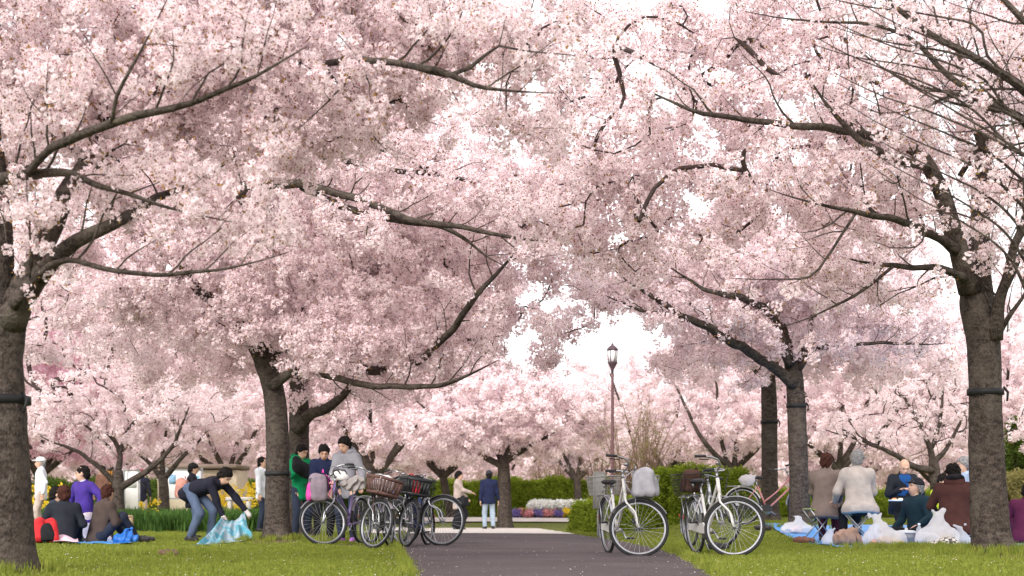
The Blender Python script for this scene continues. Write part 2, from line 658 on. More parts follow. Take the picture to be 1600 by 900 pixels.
BARK = bark_material('cherry_bark', (0.024, 0.018, 0.015), (0.098, 0.076, 0.064))
TWIG = M('twig_bark', (0.045, 0.028, 0.026), 0.85, 0.3, 30)
STRAP = M('strap_rubber', (0.012, 0.012, 0.013), 0.6)


def flower_cluster(seed, n_fl, rad, fl, petals=True, extra_leaf=0.35):
    """A ball of five-petalled flowers facing outwards, with red calyces and a few bronze leaf tips."""
    r = np.random.default_rng(seed)
    mb = MB()
    for i in range(n_fl):
        d = unit(r.normal(0, 1, 3) * [1, 1, 0.85])
        c = d * rad * r.uniform(0.55, 1.05)
        nrm = unit(d + r.normal(0, 0.55, 3))
        u = unit(np.cross(nrm, [0.3, 0.2, 0.9])); w = np.cross(nrm, u)
        s = fl * r.uniform(0.8, 1.15)
        a0 = r.uniform(0, 6.28)
        mb.cur = 0
        if petals:
            for k in range(5):
                a = a0 + k * 2 * math.pi / 5
                e = np.cos(a) * u + np.sin(a) * w
                t = -np.sin(a) * u + np.cos(a) * w
                cup = r.uniform(0.05, 0.5)
                p0 = c
                p1 = c + s * (0.55 * e + 0.36 * t + cup * 0.35 * nrm)
                p2 = c + s * (1.0 * e + cup * nrm * 0.75)
                p3 = c + s * (0.55 * e - 0.36 * t + cup * 0.35 * nrm)
                mb.add([p0, p1, p2, p3], [(0, 1, 2, 3)])
            mb.cur = 1
            q = c + nrm * s * 0.10
            mb.add([q + s * 0.30 * u, q - s * 0.19 * u + s * 0.27 * w, q - s * 0.19 * u - s * 0.27 * w], [(0, 1, 2)])
            if r.random() < 0.7:      # back of a flower or a bud: red calyx on a stalk
                b0 = c * r.uniform(0.9, 1.25) + r.normal(0, rad * 0.12, 3)
                mb.add([b0, b0 + s * 0.28 * u + s * 0.3 * w, b0 + s * 0.7 * w, b0 - s * 0.28 * u + s * 0.3 * w], [(0, 1, 2, 3)])
        else:
            vs = [c + s * (math.cos(a0 + k * 1.2566) * u + math.sin(a0 + k * 1.2566) * w) + nrm * s * r.uniform(-0.15, 0.3) for k in range(5)]
            mb.add(vs, [(0, 1, 2, 3, 4)])
            mb.cur = 1
            if r.random() < 0.6:
                q = c + nrm * s * 0.35
                mb.add([q + s * 0.3 * u, q - s * 0.2 * u + s * 0.26 * w, q - s * 0.2 * u - s * 0.26 * w], [(0, 1, 2)])
    mb.cur = 2
    for i in range(int(n_fl * 0.24)):
        if r.random() > extra_leaf * 2:
            continue
        d = unit(r.normal(0, 1, 3))
        c = d * rad * r.uniform(0.8, 1.2)
        u = unit(np.cross(d, [0.1, 0.5, 0.8]))
        s = fl * 1.25
        mb.add([c, c + s * (0.4 * d + 0.28 * u), c + s * 1.15 * d, c + s * (0.4 * d - 0.28 * u)], [(0, 1, 2, 3)])
    return mb


NEAR = [proto('blossom_near_%d' % i, flower_cluster(10 + i, 26, 0.064, 0.0185), [PETAL, CALYX, BUDLEAF]) for i in range(6)]
MID = [proto('blossom_mid_%d' % i, flower_cluster(30 + i, 32, 0.088, 0.0212), [PETAL, CALYX, BUDLEAF]) for i in range(5)]
FAR = [proto('blossom_far_%d' % i, flower_cluster(50 + i, 36, 0.165, 0.037, False, 0.3), [PETAL_F, CALYX, BUDLEAF]) for i in range(4)]
ROSE = [proto('blossom_rose_%d' % i, flower_cluster(70 + i, 36, 0.165, 0.037, False, 0.3), [PETAL_PINK, CALYX, BUDLEAF]) for i in range(2)]


def side_shoots(pl, r, every=0.32):
    """Thin tapering shoots leaving a limb on both sides: list of polylines with radius, each with small forks."""
    out = []
    acc = r.uniform(0.1, every)
    for i in range(2, len(pl) - 1):
        seg = np.linalg.norm(pl[i, :3] - pl[i - 1, :3])
        acc += seg
        if acc < every or pl[i, 3] > 0.09:
            continue
        acc = r.uniform(-0.12, 0.08)
        t = unit(pl[i, :3] - pl[i - 1, :3])
        sd = unit(np.cross(t, [0, 1.0, 0])) * (1 if r.random() < 0.62 else -1)
        if sd[2] < 0 and r.random() < 0.45:
            sd = -sd
        d0 = unit(t * r.uniform(0.5, 1.1) + sd * r.uniform(0.5, 1.0) + np.array([0, -1.0, 0]) * r.uniform(-0.25, 0.35))
        L = r.uniform(0.35, 1.1) * min(1.0, 0.45 + pl[i, 3] * 14)
        p = pl[i, :3].copy(); d = d0
        rad = min(pl[i, 3] * 0.55, 0.004 + 0.009 * L)
        k = max(4, int(L / 0.09))
        rows = [np.append(p, rad)]
        for q in range(k):
            d = unit(d + r.normal(0, 0.16, 3) + np.array([0, 0, 0.05]))
            p = p + d * L / k
            rows.append(np.append(p, rad * (1 - 0.8 * (q + 1) / k)))
            if q > 0 and r.random() < 0.42:
                e = unit(d * 0.7 + r.normal(0, 0.6, 3))
                l2 = r.uniform(0.12, 0.38)
                rr2 = rows[-1][3] * 0.6
                out.append(np.array([np.append(p, rr2), np.append(p + e * l2 * 0.5 + r.normal(0, 0.015, 3), rr2 * 0.75), np.append(p + e * l2, 0.0018)]))
        out.append(np.array(rows))
    return out


def limb3(tab, step=0.10):
    """Image-measured limb table rows (px, py, distance, radius) -> smooth 3-D polyline with radius."""
    rows = [np.append(P(a, b, d), r) for a, b, d, r in tab]
    tail = rows[-1][:3] - rows[-2][:3]
    rows.append(np.append(rows[-1][:3] + unit(tail) * 0.35 + np.array([0, 0, 0.04]), max(0.003, rows[-1][3] * 0.3)))
    return catmull(rows, step)


def gnarl(pl, amp, seed):
    r = np.random.default_rng(seed)
    k = len(pl)
    ph = r.uniform(0, 6.28, (3, 2))
    t = np.arange(k)
    out = pl.copy()
    env = np.sin(np.linspace(0, math.pi, k)) if k > 2 else np.zeros(k)
    for a in range(3):
        out[:, a] += amp * env * (np.sin(t * 0.55 + ph[a, 0]) + 0.6 * np.sin(t * 1.3 + ph[a, 1]))
    return out


def bark_tube(mb, pl, n, seed, flare=False):
    """A tube whose surface is uneven, with root buttresses when flare is set."""
    r = np.random.default_rng(seed)
    k = len(pl)
    b0 = len(mb.v)
    mb.tube(pl[:, :3], pl[:, 3], n)
    v = np.array(mb.v[b0:])
    ph = r.uniform(0, 6.28, 4)
    for i in range(k):
        ring = v[i * n:(i + 1) * n]
        c = pl[i, :3]
        ang = np.arange(n) / n * 2 * math.pi
        f = 1 + 0.05 * np.sin(3 * ang + ph[0] + i * 0.15) + 0.035 * np.sin(5 * ang + ph[1] - i * 0.22) + r.normal(0, 0.012, n)
        if flare:
            h = np.linalg.norm(pl[i, :3] - pl[0, :3])
            f = f + 0.35 * np.exp(-h / 0.13) * (0.45 + 0.55 * np.sin(5 * ang + ph[2]) ** 2)
        v[i * n:(i + 1) * n] = c + (ring - c) * f[:, None]
    mb.v[b0:] = [tuple(x) for x in v]


def strap(tree_root, pl, z, r_extra=0.012, tab_side=1):
    i = int(np.argmin(np.abs(pl[:, 2] - z)))
    c, rad = pl[i, :3], pl[i, 3] * 1.05 + r_extra
    mb = MB()
    mb.lathe([(rad - 0.01, -0.032), (rad, -0.03), (rad, 0.03), (rad - 0.01, 0.032)], 24, c)
    mb.tube([c + [tab_side * rad * 0.9, -0.06, 0.05], c + [tab_side * rad * 1.06, -0.1, -0.01], c + [tab_side * rad * 0.98, -0.12, -0.1]], [0.012, 0.014, 0.01], 6)
    return mb


def cherry(label, trunk, limbs, vols, protos, seed, csize=1.0, per_node=2.0, tip=4, group='cherry trees', spray=0.30,
           name='cherry_tree', strap_z=None, strap_side=1, twig_sides=4, node_step=0.13, world_vols=None, base_z=None, droop=0.0,
           thick=1.0, shoot=0.30, bare_rate=1.6):
    r = np.random.default_rng(seed)
    tr = catmull([np.append(P(a, b, d), q) for a, b, d, q in trunk], 0.09)
    bx, by = tr[0, 0], tr[0, 1]
    bz = tz(bx, by) if base_z is None else base_z
    tr[0, 2] = bz - 0.12
    root = empty(name, (bx, by, bz), 0, label, 'tree', group)
    off = np.array([bx, by, bz])

    def loc(pl):
        q = pl.copy(); q[:, :3] -= off; return q
    mb = MB()
    bark_tube(mb, loc(tr), 18, seed, True)
    mb.build('trunk', BARK, root)
    nodes, rads, par, lev, bare = [], [], [], [], []

    def push(pt, rad, pa, lv):
        nodes.append(np.asarray(pt[:3], float)); rads.append(rad); par.append(pa); lev.append(lv)
        return len(nodes) - 1
    last = -1
    for q in tr[len(tr) // 2:]:
        last = push(q, q[3], last, 0)
    for li, tab in enumerate(limbs):
        pl = gnarl(limb3(tab, 0.09), min(0.012, tab[0][3] * 0.2), seed + li)
        mb = MB()
        bark_tube(mb, loc(pl), 10, seed + 31 + li)
        shoots = side_shoots(pl, r, shoot) if shoot else []
        for sp_ in shoots:
            mb.tube(sp_[:, :3] - off, sp_[:, 3], 5, caps=False)
        mb.build('limb', BARK, root)
        pa = -1
        for q in pl:
            pa = push(q, q[3], pa, 0)
        for sp_ in shoots:
            pa = -1
            for q in sp_:
                pa = push(q, q[3], pa, 0)
            if r.random() < 0.8:
                bare.append(sp_[-1, :3]); bare.append(sp_[len(sp_) // 2, :3])
    if strap_z is not None:
        strap(root, loc(tr), strap_z, tab_side=strap_side).build('strap', STRAP, root)
    # --- attractors inside the crown volumes
    att = []
    for (px, py, d, rx, ry, rd, dens) in vols:
        c = P(px, py, d)
        ax, az = rx / F * d, ry / F * d
        n = max(3, int(4.19 * ax * az * rd * dens))
        q = r.normal(0, 1, (n, 3))
        q = q / np.linalg.norm(q, axis=1)[:, None] * (r.random((n, 1)) ** 0.42)
        att.append(c + q * [ax, rd, az])
    att = np.vstack(att)
    base_nodes = np.array(nodes)
    dist = np.min(np.linalg.norm(att[:, None, :] - base_nodes[None, ::2, :], axis=2), axis=1)
    att = att[np.argsort(dist)]
    cap = len(att) * 30 + len(nodes)
    NA = np.zeros((cap, 3)); NA[:len(nodes)] = base_nodes
    cnt = len(nodes)
    chains = []
    cpts = []
    for a in att:
        dv = a - NA[:cnt]
        dd = np.sqrt((dv * dv).sum(1))
        j = int(np.argmin(dd + 0.10 * np.abs(dv[:, 2])))
        L = dd[j]
        if L < 0.05:
            continue
        s = NA[j]
        pj = par[j]
        tang = unit(s - NA[pj]) if pj >= 0 else np.array([0, 0, 1.0])
        dirv = unit(a - s)
        mid = s + (tang * 0.30 + dirv * 0.25 + np.array([0, 0, 0.10])) * L + r.normal(0, 0.05, 3) * L
        k = max(2, int(L / node_step))
        ch = [j]
        pa = j
        for t in np.arange(1, k + 1) / k:
            p = (1 - t) ** 2 * s + 2 * t * (1 - t) * mid + t * t * a + r.normal(0, 0.008, 3)
            p[2] -= droop * t * t * L
            NA[cnt] = p
            par.append(pa); lev.append(1); rads.append(0.0); nodes.append(p)
            pa = cnt
            ch.append(cnt)
            cnt += 1
        chains.append(ch)
    # pipe-model radii
    count = np.zeros(cnt)
    for ch in chains:
        count[ch[-1]] += 1
    for i in range(cnt - 1, -1, -1):
        if par[i] >= 0 and lev[i] == 1:
            count[par[i]] += count[i]
    rr = 0.0026 * thick * np.maximum(count, 1) ** 0.45
    for i in range(cnt):
        if lev[i] == 0:
            rr[i] = rads[i]
    mb = MB()
    tw = MB()
    for ch in chains:
        rs = rr[ch].copy()
        rs[0] = min(rs[0], rs[1] * 1.25)
        pts = NA[ch] - off
        big = rs[1] > 0.009
        (mb if big else tw).tube(pts, rs, 6 if big else twig_sides if rs[1] > 0.005 else 3, caps=False)
    if mb.v:
        mb.build('branch_work', TWIG, root)['kind'] = 'stuff'
    if tw.v:
        tw.build('twig_work', TWIG, root)['kind'] = 'stuff'
    # --- blossom
    for ch in chains:
        m = len(ch)
        for q, i in enumerate(ch[1:]):
            if rr[i] > 0.016:
                continue
            n = r.poisson(per_node * (0.5 + 0.5 * (q + 1) / m))
            for _ in range(n):
                cpts.append(NA[i] + r.normal(0, 1, 3) * spray * np.array([0.33, 0.33, 0.27]))
        for _ in range(r.poisson(tip)):
            cpts.append(NA[ch[-1]] + r.normal(0, 1, 3) * spray * np.array([0.45, 0.45, 0.38]))
    for p in bare:
        for _ in range(r.poisson(bare_rate)):
            cpts.append(p + r.normal(0, .055, 3))
    cpts = [p for p in cpts if p[2] - bz > 1.85]
    if cpts:
        cp = np.array(cpts) - off
        scatter('crown', cp, protos, csize * r.uniform(0.7, 1.3, len(cp)), parent=root)
    return root, len(cpts)

TOT = []
# --- the big tree at the left edge, near the camera
t, c = cherry('nearest cherry tree with thick dark trunk cut off by the left edge',
    [(-14, 912, 10.3, .33), (-14, 880, 10.3, .295), (-13, 760, 10.3, .275), (-14, 650, 10.3, .262), (-16, 560, 10.3, .25), (-10, 500, 10.3, .25), (2, 465, 10.3, .15)],
    [[(6, 520, 10.3, .13), (28, 462, 10.3, .10), (60, 400, 10.35, .085), (95, 330, 10.4, .075), (118, 285, 10.4, .065), (150, 200, 10.5, .045), (210, 90, 10.6, .02)],
     [(14, 505, 10.2, .12), (45, 452, 10.1, .075), (80, 412, 10.0, .062), (120, 378, 9.9, .052), (170, 350, 10.0, .045), (250, 310, 10.7, .03), (330, 270, 11.2, .015)],
     [(20, 480, 10.0, .04), (60, 430, 9.9, .026), (105, 408, 9.8, .021), (200, 425, 9.6, .017), (300, 427, 9.5, .013), (376, 415, 9.4, .007)],
     [(-12, 500, 10.3, .15), (-6, 420, 10.3, .12), (-8, 300, 10.3, .10), (-20, 180, 10.3, .08), (-10, 60, 10.3, .05)],
     [(-70, 300, 10.1, .06), (0, 278, 9.9, .042), (50, 272, 9.8, .036), (95, 272, 9.7, .028), (180, 295, 9.5, .018), (290, 332, 9.4, .008)],
     [(40, 274, 9.8, .028), (70, 240, 9.5, .026), (100, 222, 9.2, .03), (180, 190, 8.95, .028), (240, 176, 8.85, .024), (300, 160, 8.8, .02), (355, 138, 8.8, .016), (402, 117, 8.8, .011)],
     [(175, 192, 8.95, .014), (183, 150, 8.85, .012), (205, 105, 8.8, .010), (225, 70, 8.8, .007)],
     [(-30, 330, 10.2, .05), (120, 180, 11.0, .042), (330, 115, 11.2, .034), (500, 98, 10.8, .026), (600, 96, 9.9, .024), (690, 112, 9.5, .022), (740, 133, 9.5, .017), (786, 141, 9.5, .010)],
     [(640, 103, 9.6, .018), (700, 118, 9.6, .016), (735, 105, 9.6, .014), (780, 72, 9.6, .009), (820, 80, 9.6, .006)]],
    [(60, 60, 10.6, 190, 150, .95, 30), (260, 90, 10.4, 230, 140, .85, 33), (480, 60, 10.7, 210, 130, .8, 31), (680, 40, 10.8, 170, 105, .75, 25),
     (120, 205, 10.5, 190, 80, .7, 27), (380, 190, 10.4, 180, 85, .65, 25), (-160, 120, 10.6, 160, 260, 1.0, 14), (600, 160, 10.9, 140, 65, .6, 20), (300, 310, 10.0, 130, 60, .5, 12), (840, 50, 11, 130, 80, .7, 18), (790, 190, 11, 110, 60, .6, 15), (520, 250, 10.9, 120, 45, .5, 12)],
    NEAR, 101, csize=1.0, per_node=2.6, tip=7, spray=.26, strap_z=1.28, thick=1.4, shoot=.22)
TOT.append(c)

# --- second tree on the left, by the bicycles
t, c = cherry('cherry tree with dark strapped trunk just left of the three boys',
    [(434, 858, 20.9, .27), (434, 845, 20.9, .225), (433, 800, 20.9, .182), (434, 700, 20.9, .170), (431, 640, 20.9, .162), (424, 600, 20.9, .156), (412, 566, 20.9, .148)],
    [[(416, 575, 20.9, .15), (402, 545, 20.8, .13), (380, 515, 20.6, .10), (345, 485, 20.4, .09), (280, 420, 20.0, .06), (180, 340, 19.6, .03)],
     [(418, 570, 20.9, .12), (440, 510, 21.0, .10), (425, 440, 21.1, .085), (402, 340, 21.2, .07), (390, 220, 21.3, .04), (400, 120, 21.4, .02)],
     [(424, 604, 20.8, .09), (470, 576, 20.3, .055), (520, 590, 20.0, .05), (580, 602, 19.7, .045), (640, 605, 19.5, .04), (700, 598, 19.3, .03), (745, 580, 19.2, .015)],
     [(436, 540, 20.9, .09), (500, 560, 20.6, .08), (565, 576, 20.4, .07), (620, 577, 20.2, .06), (665, 555, 19.6, .055), (690, 533, 19.2, .05), (725, 490, 18.6, .045), (755, 450, 18.4, .035), (800, 400, 18.4, .015)],
     [(415, 400, 21.1, .08), (385, 330, 20.3, .07), (380, 293, 18.6, .062), (430, 288, 18.1, .06), (490, 291, 17.9, .052), (560, 312, 17.7, .047), (650, 345, 17.6, .042), (720, 355, 17.6, .034), (812, 373, 17.6, .017)],
     [(470, 292, 18.0, .04), (545, 326, 17.9, .047), (625, 345, 17.8, .042), (700, 358, 17.8, .03), (760, 400, 17.8, .012)],
     [(395, 300, 20.8, .05), (440, 238, 19.0, .05), (530, 250, 18.2, .042), (590, 263, 18.0, .036), (680, 272, 18.0, .03), (740, 285, 18.0, .015)],
     [(575, 228, 18.2, .012), (620, 244, 18.1, .016), (680, 270, 18.0, .018)],
     [(400, 300, 21.2, .05), (300, 250, 21.6, .04), (150, 240, 22.0, .02)],
     [(690, 533, 20.1, .03), (720, 530, 20.0, .025), (752, 529, 20.0, .012)]],
    [(330, 430, 20.4, 240, 110, 1.1, 10.9), (560, 430, 20.0, 240, 100, 1.05, 11.8), (470, 300, 20.4, 340, 110, 1.2, 10.1), (380, 180, 21.0, 300, 110, 1.2, 8.4), (650, 210, 20.0, 240, 90, 1.1, 7.6),
     (180, 430, 20.0, 180, 95, 1.0, 10.1), (700, 400, 19.8, 160, 80, .95, 10.9), (600, 540, 19.9, 220, 55, .9, 11.8), (760, 330, 19.2, 120, 70, .8, 9.2), (430, 530, 20.4, 140, 50, .8, 10.1), (560, 60, 21, 300, 80, 1.1, 5.9), (860, 300, 19.6, 110, 95, 1.0, 9.2), (850, 400, 19.8, 90, 45, .8, 9.2), (230, 300, 21, 190, 80, 1.0, 8.4), (790, 470, 19.8, 100, 28, .7, 8.4), (130, 530, 20.6, 130, 40, .8, 7.6), (840, 500, 19.9, 65, 55, .7, 8), (905, 440, 19.9, 70, 35, .7, 8)],
    MID, 202, csize=1.0, per_node=2.7, tip=7, spray=.30, strap_z=.93, thick=1.5, shoot=.22)
TOT.append(c)

t, c = cherry('cherry tree directly behind the boys with a mossy limb bent right',
    [(470, 850, 25.5, .26), (469, 820, 25.5, .21), (468, 740, 25.5, .19), (467, 660, 25.5, .18), (466, 610, 25.5, .17), (470, 560, 25.5, .13)],
    [[(464, 672, 25.4, .14), (482, 650, 25.2, .11), (505, 640, 25.0, .095), (525, 627, 24.9, .08), (560, 590, 24.8, .05), (600, 540, 24.7, .02)],
     [(466, 610, 25.5, .13), (440, 520, 25.7, .08), (380, 430, 26, .04), (330, 370, 26, .02)],
     [(470, 580, 25.5, .11), (500, 480, 25.7, .08), (560, 380, 26, .04), (640, 300, 26, .02)]],
    [(470, 480, 25.8, 240, 110, 2.2, 7), (300, 520, 26.0, 170, 80, 1.8, 7), (640, 480, 25.8, 200, 90, 1.9, 7), (540, 350, 26, 260, 90, 2.0, 5), (560, 600, 25.4, 120, 35, 1.0, 7)],
    MID, 303, csize=1.25, per_node=2.4, tip=6, spray=.34)
TOT.append(c)

# --- the big tree on the right
t, c = cherry('cherry tree with tall grey strapped trunk right of the picnic group',
    [(1556, 884, 14.5, .27), (1553, 868, 14.5, .225), (1549, 840, 14.5, .20), (1546, 780, 14.5, .182), (1541, 660, 14.5, .168), (1537, 540, 14.5, .163), (1526, 470, 14.5, .17), (1528, 420, 14.5, .125),
     (1531, 350, 14.5, .098), (1534, 280, 14.5, .092), (1540, 220, 14.5, .08), (1556, 150, 14.5, .065), (1580, 70, 14.5, .05), (1620, -30, 14.5, .02)],
    [[(1516, 455, 14.4, .12), (1502, 405, 14.3, .10), (1482, 335, 14.2, .088), (1460, 275, 14.1, .075), (1425, 228, 14.0, .06), (1370, 212, 13.3, .045), (1300, 202, 12.9, .036), (1200, 190, 12.7, .028), (1100, 178, 12.6, .02), (1035, 152, 12.6, .01)],
     [(1448, 258, 14.0, .05), (1410, 252, 13.3, .04), (1365, 232, 12.9, .034), (1330, 208, 12.8, .028), (1295, 166, 12.7, .016)],
     [(1494, 392, 14.2, .06), (1470, 374, 14.0, .045), (1430, 355, 13.3, .036), (1380, 338, 12.9, .03), (1340, 331, 12.7, .022), (1260, 315, 12.6, .01)],
     [(1508, 436, 14.2, .05), (1470, 420, 14.0, .034), (1420, 416, 13.9, .027), (1380, 414, 13.8, .022), (1343, 409, 13.8, .011)],
     [(1396, 416, 13.8, .016), (1360, 445, 13.7, .016), (1320, 470, 13.7, .014), (1266, 496, 13.6, .007)],
     [(1338, 332, 12.7, .014), (1310, 375, 12.7, .013), (1290, 405, 12.7, .012), (1265, 432, 12.7, .011), (1200, 437, 12.7, .006)],
     [(1552, 530, 14.4, .09), (1560, 480, 14.3, .065), (1572, 438, 14.2, .05), (1584, 385, 14.1, .04), (1610, 320, 14.0, .025), (1660, 220, 14.0, .012)],
     [(1570, 450, 14.2, .04), (1592, 405, 14.3, .034), (1620, 360, 14.4, .02)],
     [(1562, 520, 14.4, .03), (1580, 490, 14.3, .024), (1605, 452, 14.2, .014)],
     [(1540, 250, 14.5, .05), (1525, 200, 14.3, .04), (1510, 120, 14.1, .03), (1480, 20, 14.0, .015)],
     [(1500, 275, 14.4, .03), (1530, 225, 14.2, .03), (1552, 165, 14.1, .025), (1575, 90, 14.0, .015)]],
    [(1330, 120, 13.9, 250, 130, 1.3, 8.8), (1130, 120, 13.8, 190, 130, 1.2, 9), (1420, 290, 14.0, 210, 100, 1.2, 8.5), (1250, 300, 13.7, 190, 90, 1.2, 11), (1060, 270, 13.7, 170, 100, 1.1, 11), (1560, 120, 14.4, 180, 170, 1.4, 4.2),
     (1590, 350, 14.4, 90, 90, 1.0, 7), (1300, 430, 13.8, 150, 50, .8, 9), (950, 230, 13.7, 110, 110, 1.0, 9), (1180, 20, 14, 240, 60, 1.2, 8), (1700, 200, 14.4, 130, 200, 1.3, 6), (970, 60, 13.9, 130, 80, 1.0, 8), (900, 330, 13.8, 110, 80, .9, 12), (1010, 380, 13.8, 140, 55, .9, 12), (870, 150, 13.7, 100, 60, .8, 9)],
    NEAR, 404, csize=1.12, per_node=2.1, tip=6, spray=.26, strap_z=1.66, thick=1.9, shoot=.17, bare_rate=.8)
TOT.append(c)

t, c = cherry('cherry tree out of frame on the right whose long bare branches cross the top corner',
    [(1790, 905, 11.0, .25), (1788, 860, 11.0, .2), (1780, 700, 11.0, .18), (1765, 520, 11.0, .16), (1750, 400, 11.0, .13)],
    [[(1752, 420, 11, .11), (1700, 290, 11, .07), (1640, 180, 11, .05), (1590, 130, 11, .036), (1530, 95, 11, .03), (1470, 65, 11, .025), (1400, 10, 11, .018), (1360, -30, 11, .012)],
     [(1752, 420, 11, .10), (1690, 260, 11.2, .06), (1620, 206, 11.2, .036), (1560, 165, 11.2, .028), (1500, 130, 11.2, .024), (1450, 85, 11.2, .02), (1400, 50, 11.2, .016), (1340, 36, 11.2, .012), (1235, 30, 11.2, .007)],
     [(1700, 300, 11, .05), (1640, 90, 10.9, .03), (1590, 25, 10.9, .024), (1550, -20, 10.9, .018)],
     *[[(1690 + k * 9, 330 - k * 14, 11 + .05 * k, .022), (1610 - 6 * k, 250 - k * 22 + 18 * (k % 3), 10.8, .012), (1520 - 14 * (k % 4), 190 - k * 19 + 25 * (k % 2), 10.7, .009), (1400 - 30 * (k % 3), 120 - k * 14 + 40 * (k % 2), 10.7, .005)] for k in range(9)],
     *[[(1610 + 5 * k, 470 - 40 * k, 11.2, .016), (1575 - 7 * k, 400 - 40 * k, 11.0, .010), (1500 - 10 * k, 345 - 36 * k, 10.9, .007), (1420 - 12 * k, 300 - 34 * k, 10.9, .004)] for k in range(5)],
     [(1730, 350, 11, .05), (1640, 240, 10.9, .026), (1580, 180, 10.9, .02), (1500, 150, 10.9, .014), (1420, 125, 10.9, .008)]],
    [(1480, 40, 11.2, 150, 60, .7, 6), (1620, 90, 11.2, 120, 130, .8, 5), (1720, 180, 11, 130, 160, 1.0, 6), (1330, 10, 11.1, 120, 40, .6, 7)],
    NEAR, 414, csize=.95, per_node=1.1, tip=2.6, spray=.22, thick=1.5, shoot=.16, bare_rate=.12)
TOT.append(c)

# --- second tree on the right, behind the bicycles
t, c = cherry('slimmer strapped cherry tree beside the pink bicycle',
    [(1249, 830, 24.0, .22), (1249, 815, 24.0, .19), (1248, 760, 24.0, .165), (1246, 680, 24.0, .158), (1243, 610, 24.0, .15), (1238, 562, 24.0, .14)],
    [[(1240, 600, 23.9, .11), (1205, 572, 23.6, .085), (1150, 537, 22.6, .075), (1100, 509, 22.0, .062), (1060, 490, 21.7, .05), (1020, 465, 21.5, .036), (980, 438, 21.4, .015)],
     [(1060, 491, 21.7, .035), (1010, 487, 21.6, .028), (962, 469, 21.5, .012)],
     [(1234, 570, 23.9, .09), (1205, 495, 23.5, .07), (1175, 472, 22.6, .06), (1140, 462, 22.2, .05), (1098, 450, 22.0, .03), (1050, 420, 21.8, .012)],
     [(1238, 566, 24, .10), (1222, 510, 24.1, .075), (1214, 470, 24.2, .06), (1222, 400, 24.3, .03), (1230, 340, 24.3, .015)],
     [(1242, 570, 24, .09), (1262, 535, 24.1, .07), (1268, 500, 24.2, .05), (1300, 430, 24.4, .03), (1330, 370, 24.4, .015)],
     [(1250, 575, 23.9, .06), (1275, 546, 23.7, .038), (1330, 539, 23.5, .032), (1400, 536, 23.3, .025), (1455, 538, 23.2, .01)],
     [(1110, 530, 23.0, .02), (1098, 500, 23.0, .02), (1065, 460, 22.9, .01)]],
    [(1180, 440, 23.6, 190, 75, 1.7, 8.5), (1060, 430, 23.0, 150, 55, 1.4, 9), (1320, 440, 23.8, 170, 75, 1.7, 7), (1230, 360, 24.2, 220, 60, 1.7, 6.5), (1380, 530, 23.4, 120, 35, 1.1, 6), (950, 440, 22.6, 90, 32, 1.0, 8), (1130, 540, 23.3, 120, 35, 1.2, 5), (930, 522, 22.6, 130, 13, .7, 8), (860, 560, 22.8, 60, 14, .6, 6), (1000, 585, 22.9, 75, 20, .6, 9), (900, 490, 22.6, 60, 20, .6, 6)],
    MID, 505, csize=1.15, per_node=2.3, tip=5, spray=.32, strap_z=2.02, thick=1.5, shoot=.2)
TOT.append(c)

t, c = cherry('cherry tree whose dark strapped trunk stands behind the pink bicycle saddle',
    [(1203, 818, 28.0, .22), (1203, 800, 28.0, .18), (1202, 740, 28, .16), (1202, 640, 28, .155), (1200, 580, 28, .14)],
    [[(1200, 600, 28, .1), (1150, 540, 28, .06), (1080, 500, 28, .03)], [(1200, 590, 28, .1), (1240, 520, 28, .06), (1330, 480, 28, .03)], [(1200, 590, 28, .1), (1195, 480, 28.2, .05), (1200, 400, 28.3, .02)]],
    [(1150, 560, 28, 130, 45, 1.6, 5), (1260, 540, 28, 150, 50, 1.7, 4.5), (1200, 440, 28.2, 210, 60, 1.8, 4), (1390, 570, 28, 120, 40, 1.6, 5)],
    FAR, 606, csize=.75, per_node=2.0, tip=5, spray=.34, strap_z=1.98, thick=1.2)
TOT.append(c)

# --- background trees with their own shapes
t, c = cherry('small spreading cherry tree beyond the paved crossing, beside the man in navy',
    [(789, 822, 42.0, .26), (789, 812, 42.0, .22), (788, 770, 42, .19), (787, 735, 42, .18), (786, 712, 42, .15)],
    [[(786, 728, 42, .12), (760, 715, 41.8, .09), (720, 690, 41.6, .08), (690, 660, 41.5, .06), (660, 635, 41.4, .03)],
     [(786, 724, 42, .11), (800, 690, 42, .08), (812, 640, 42, .05), (815, 590, 42, .02)],
     [(788, 722, 42, .11), (830, 695, 42, .07), (880, 670, 42, .05), (930, 640, 42, .02)],
     [(784, 722, 42, .1), (760, 660, 42.2, .06), (755, 600, 42.4, .03)]],
    [(790, 650, 42, 160, 60, 2.6, 4.2), (720, 670, 41.6, 100, 45, 2.0, 4.5), (870, 660, 42, 90, 45, 2.0, 4.2), (780, 590, 42.3, 90, 30, 1.8, 2.6)],
    FAR, 707, csize=.9, per_node=2.0, tip=6, spray=.42, thick=1.5)
TOT.append(c)
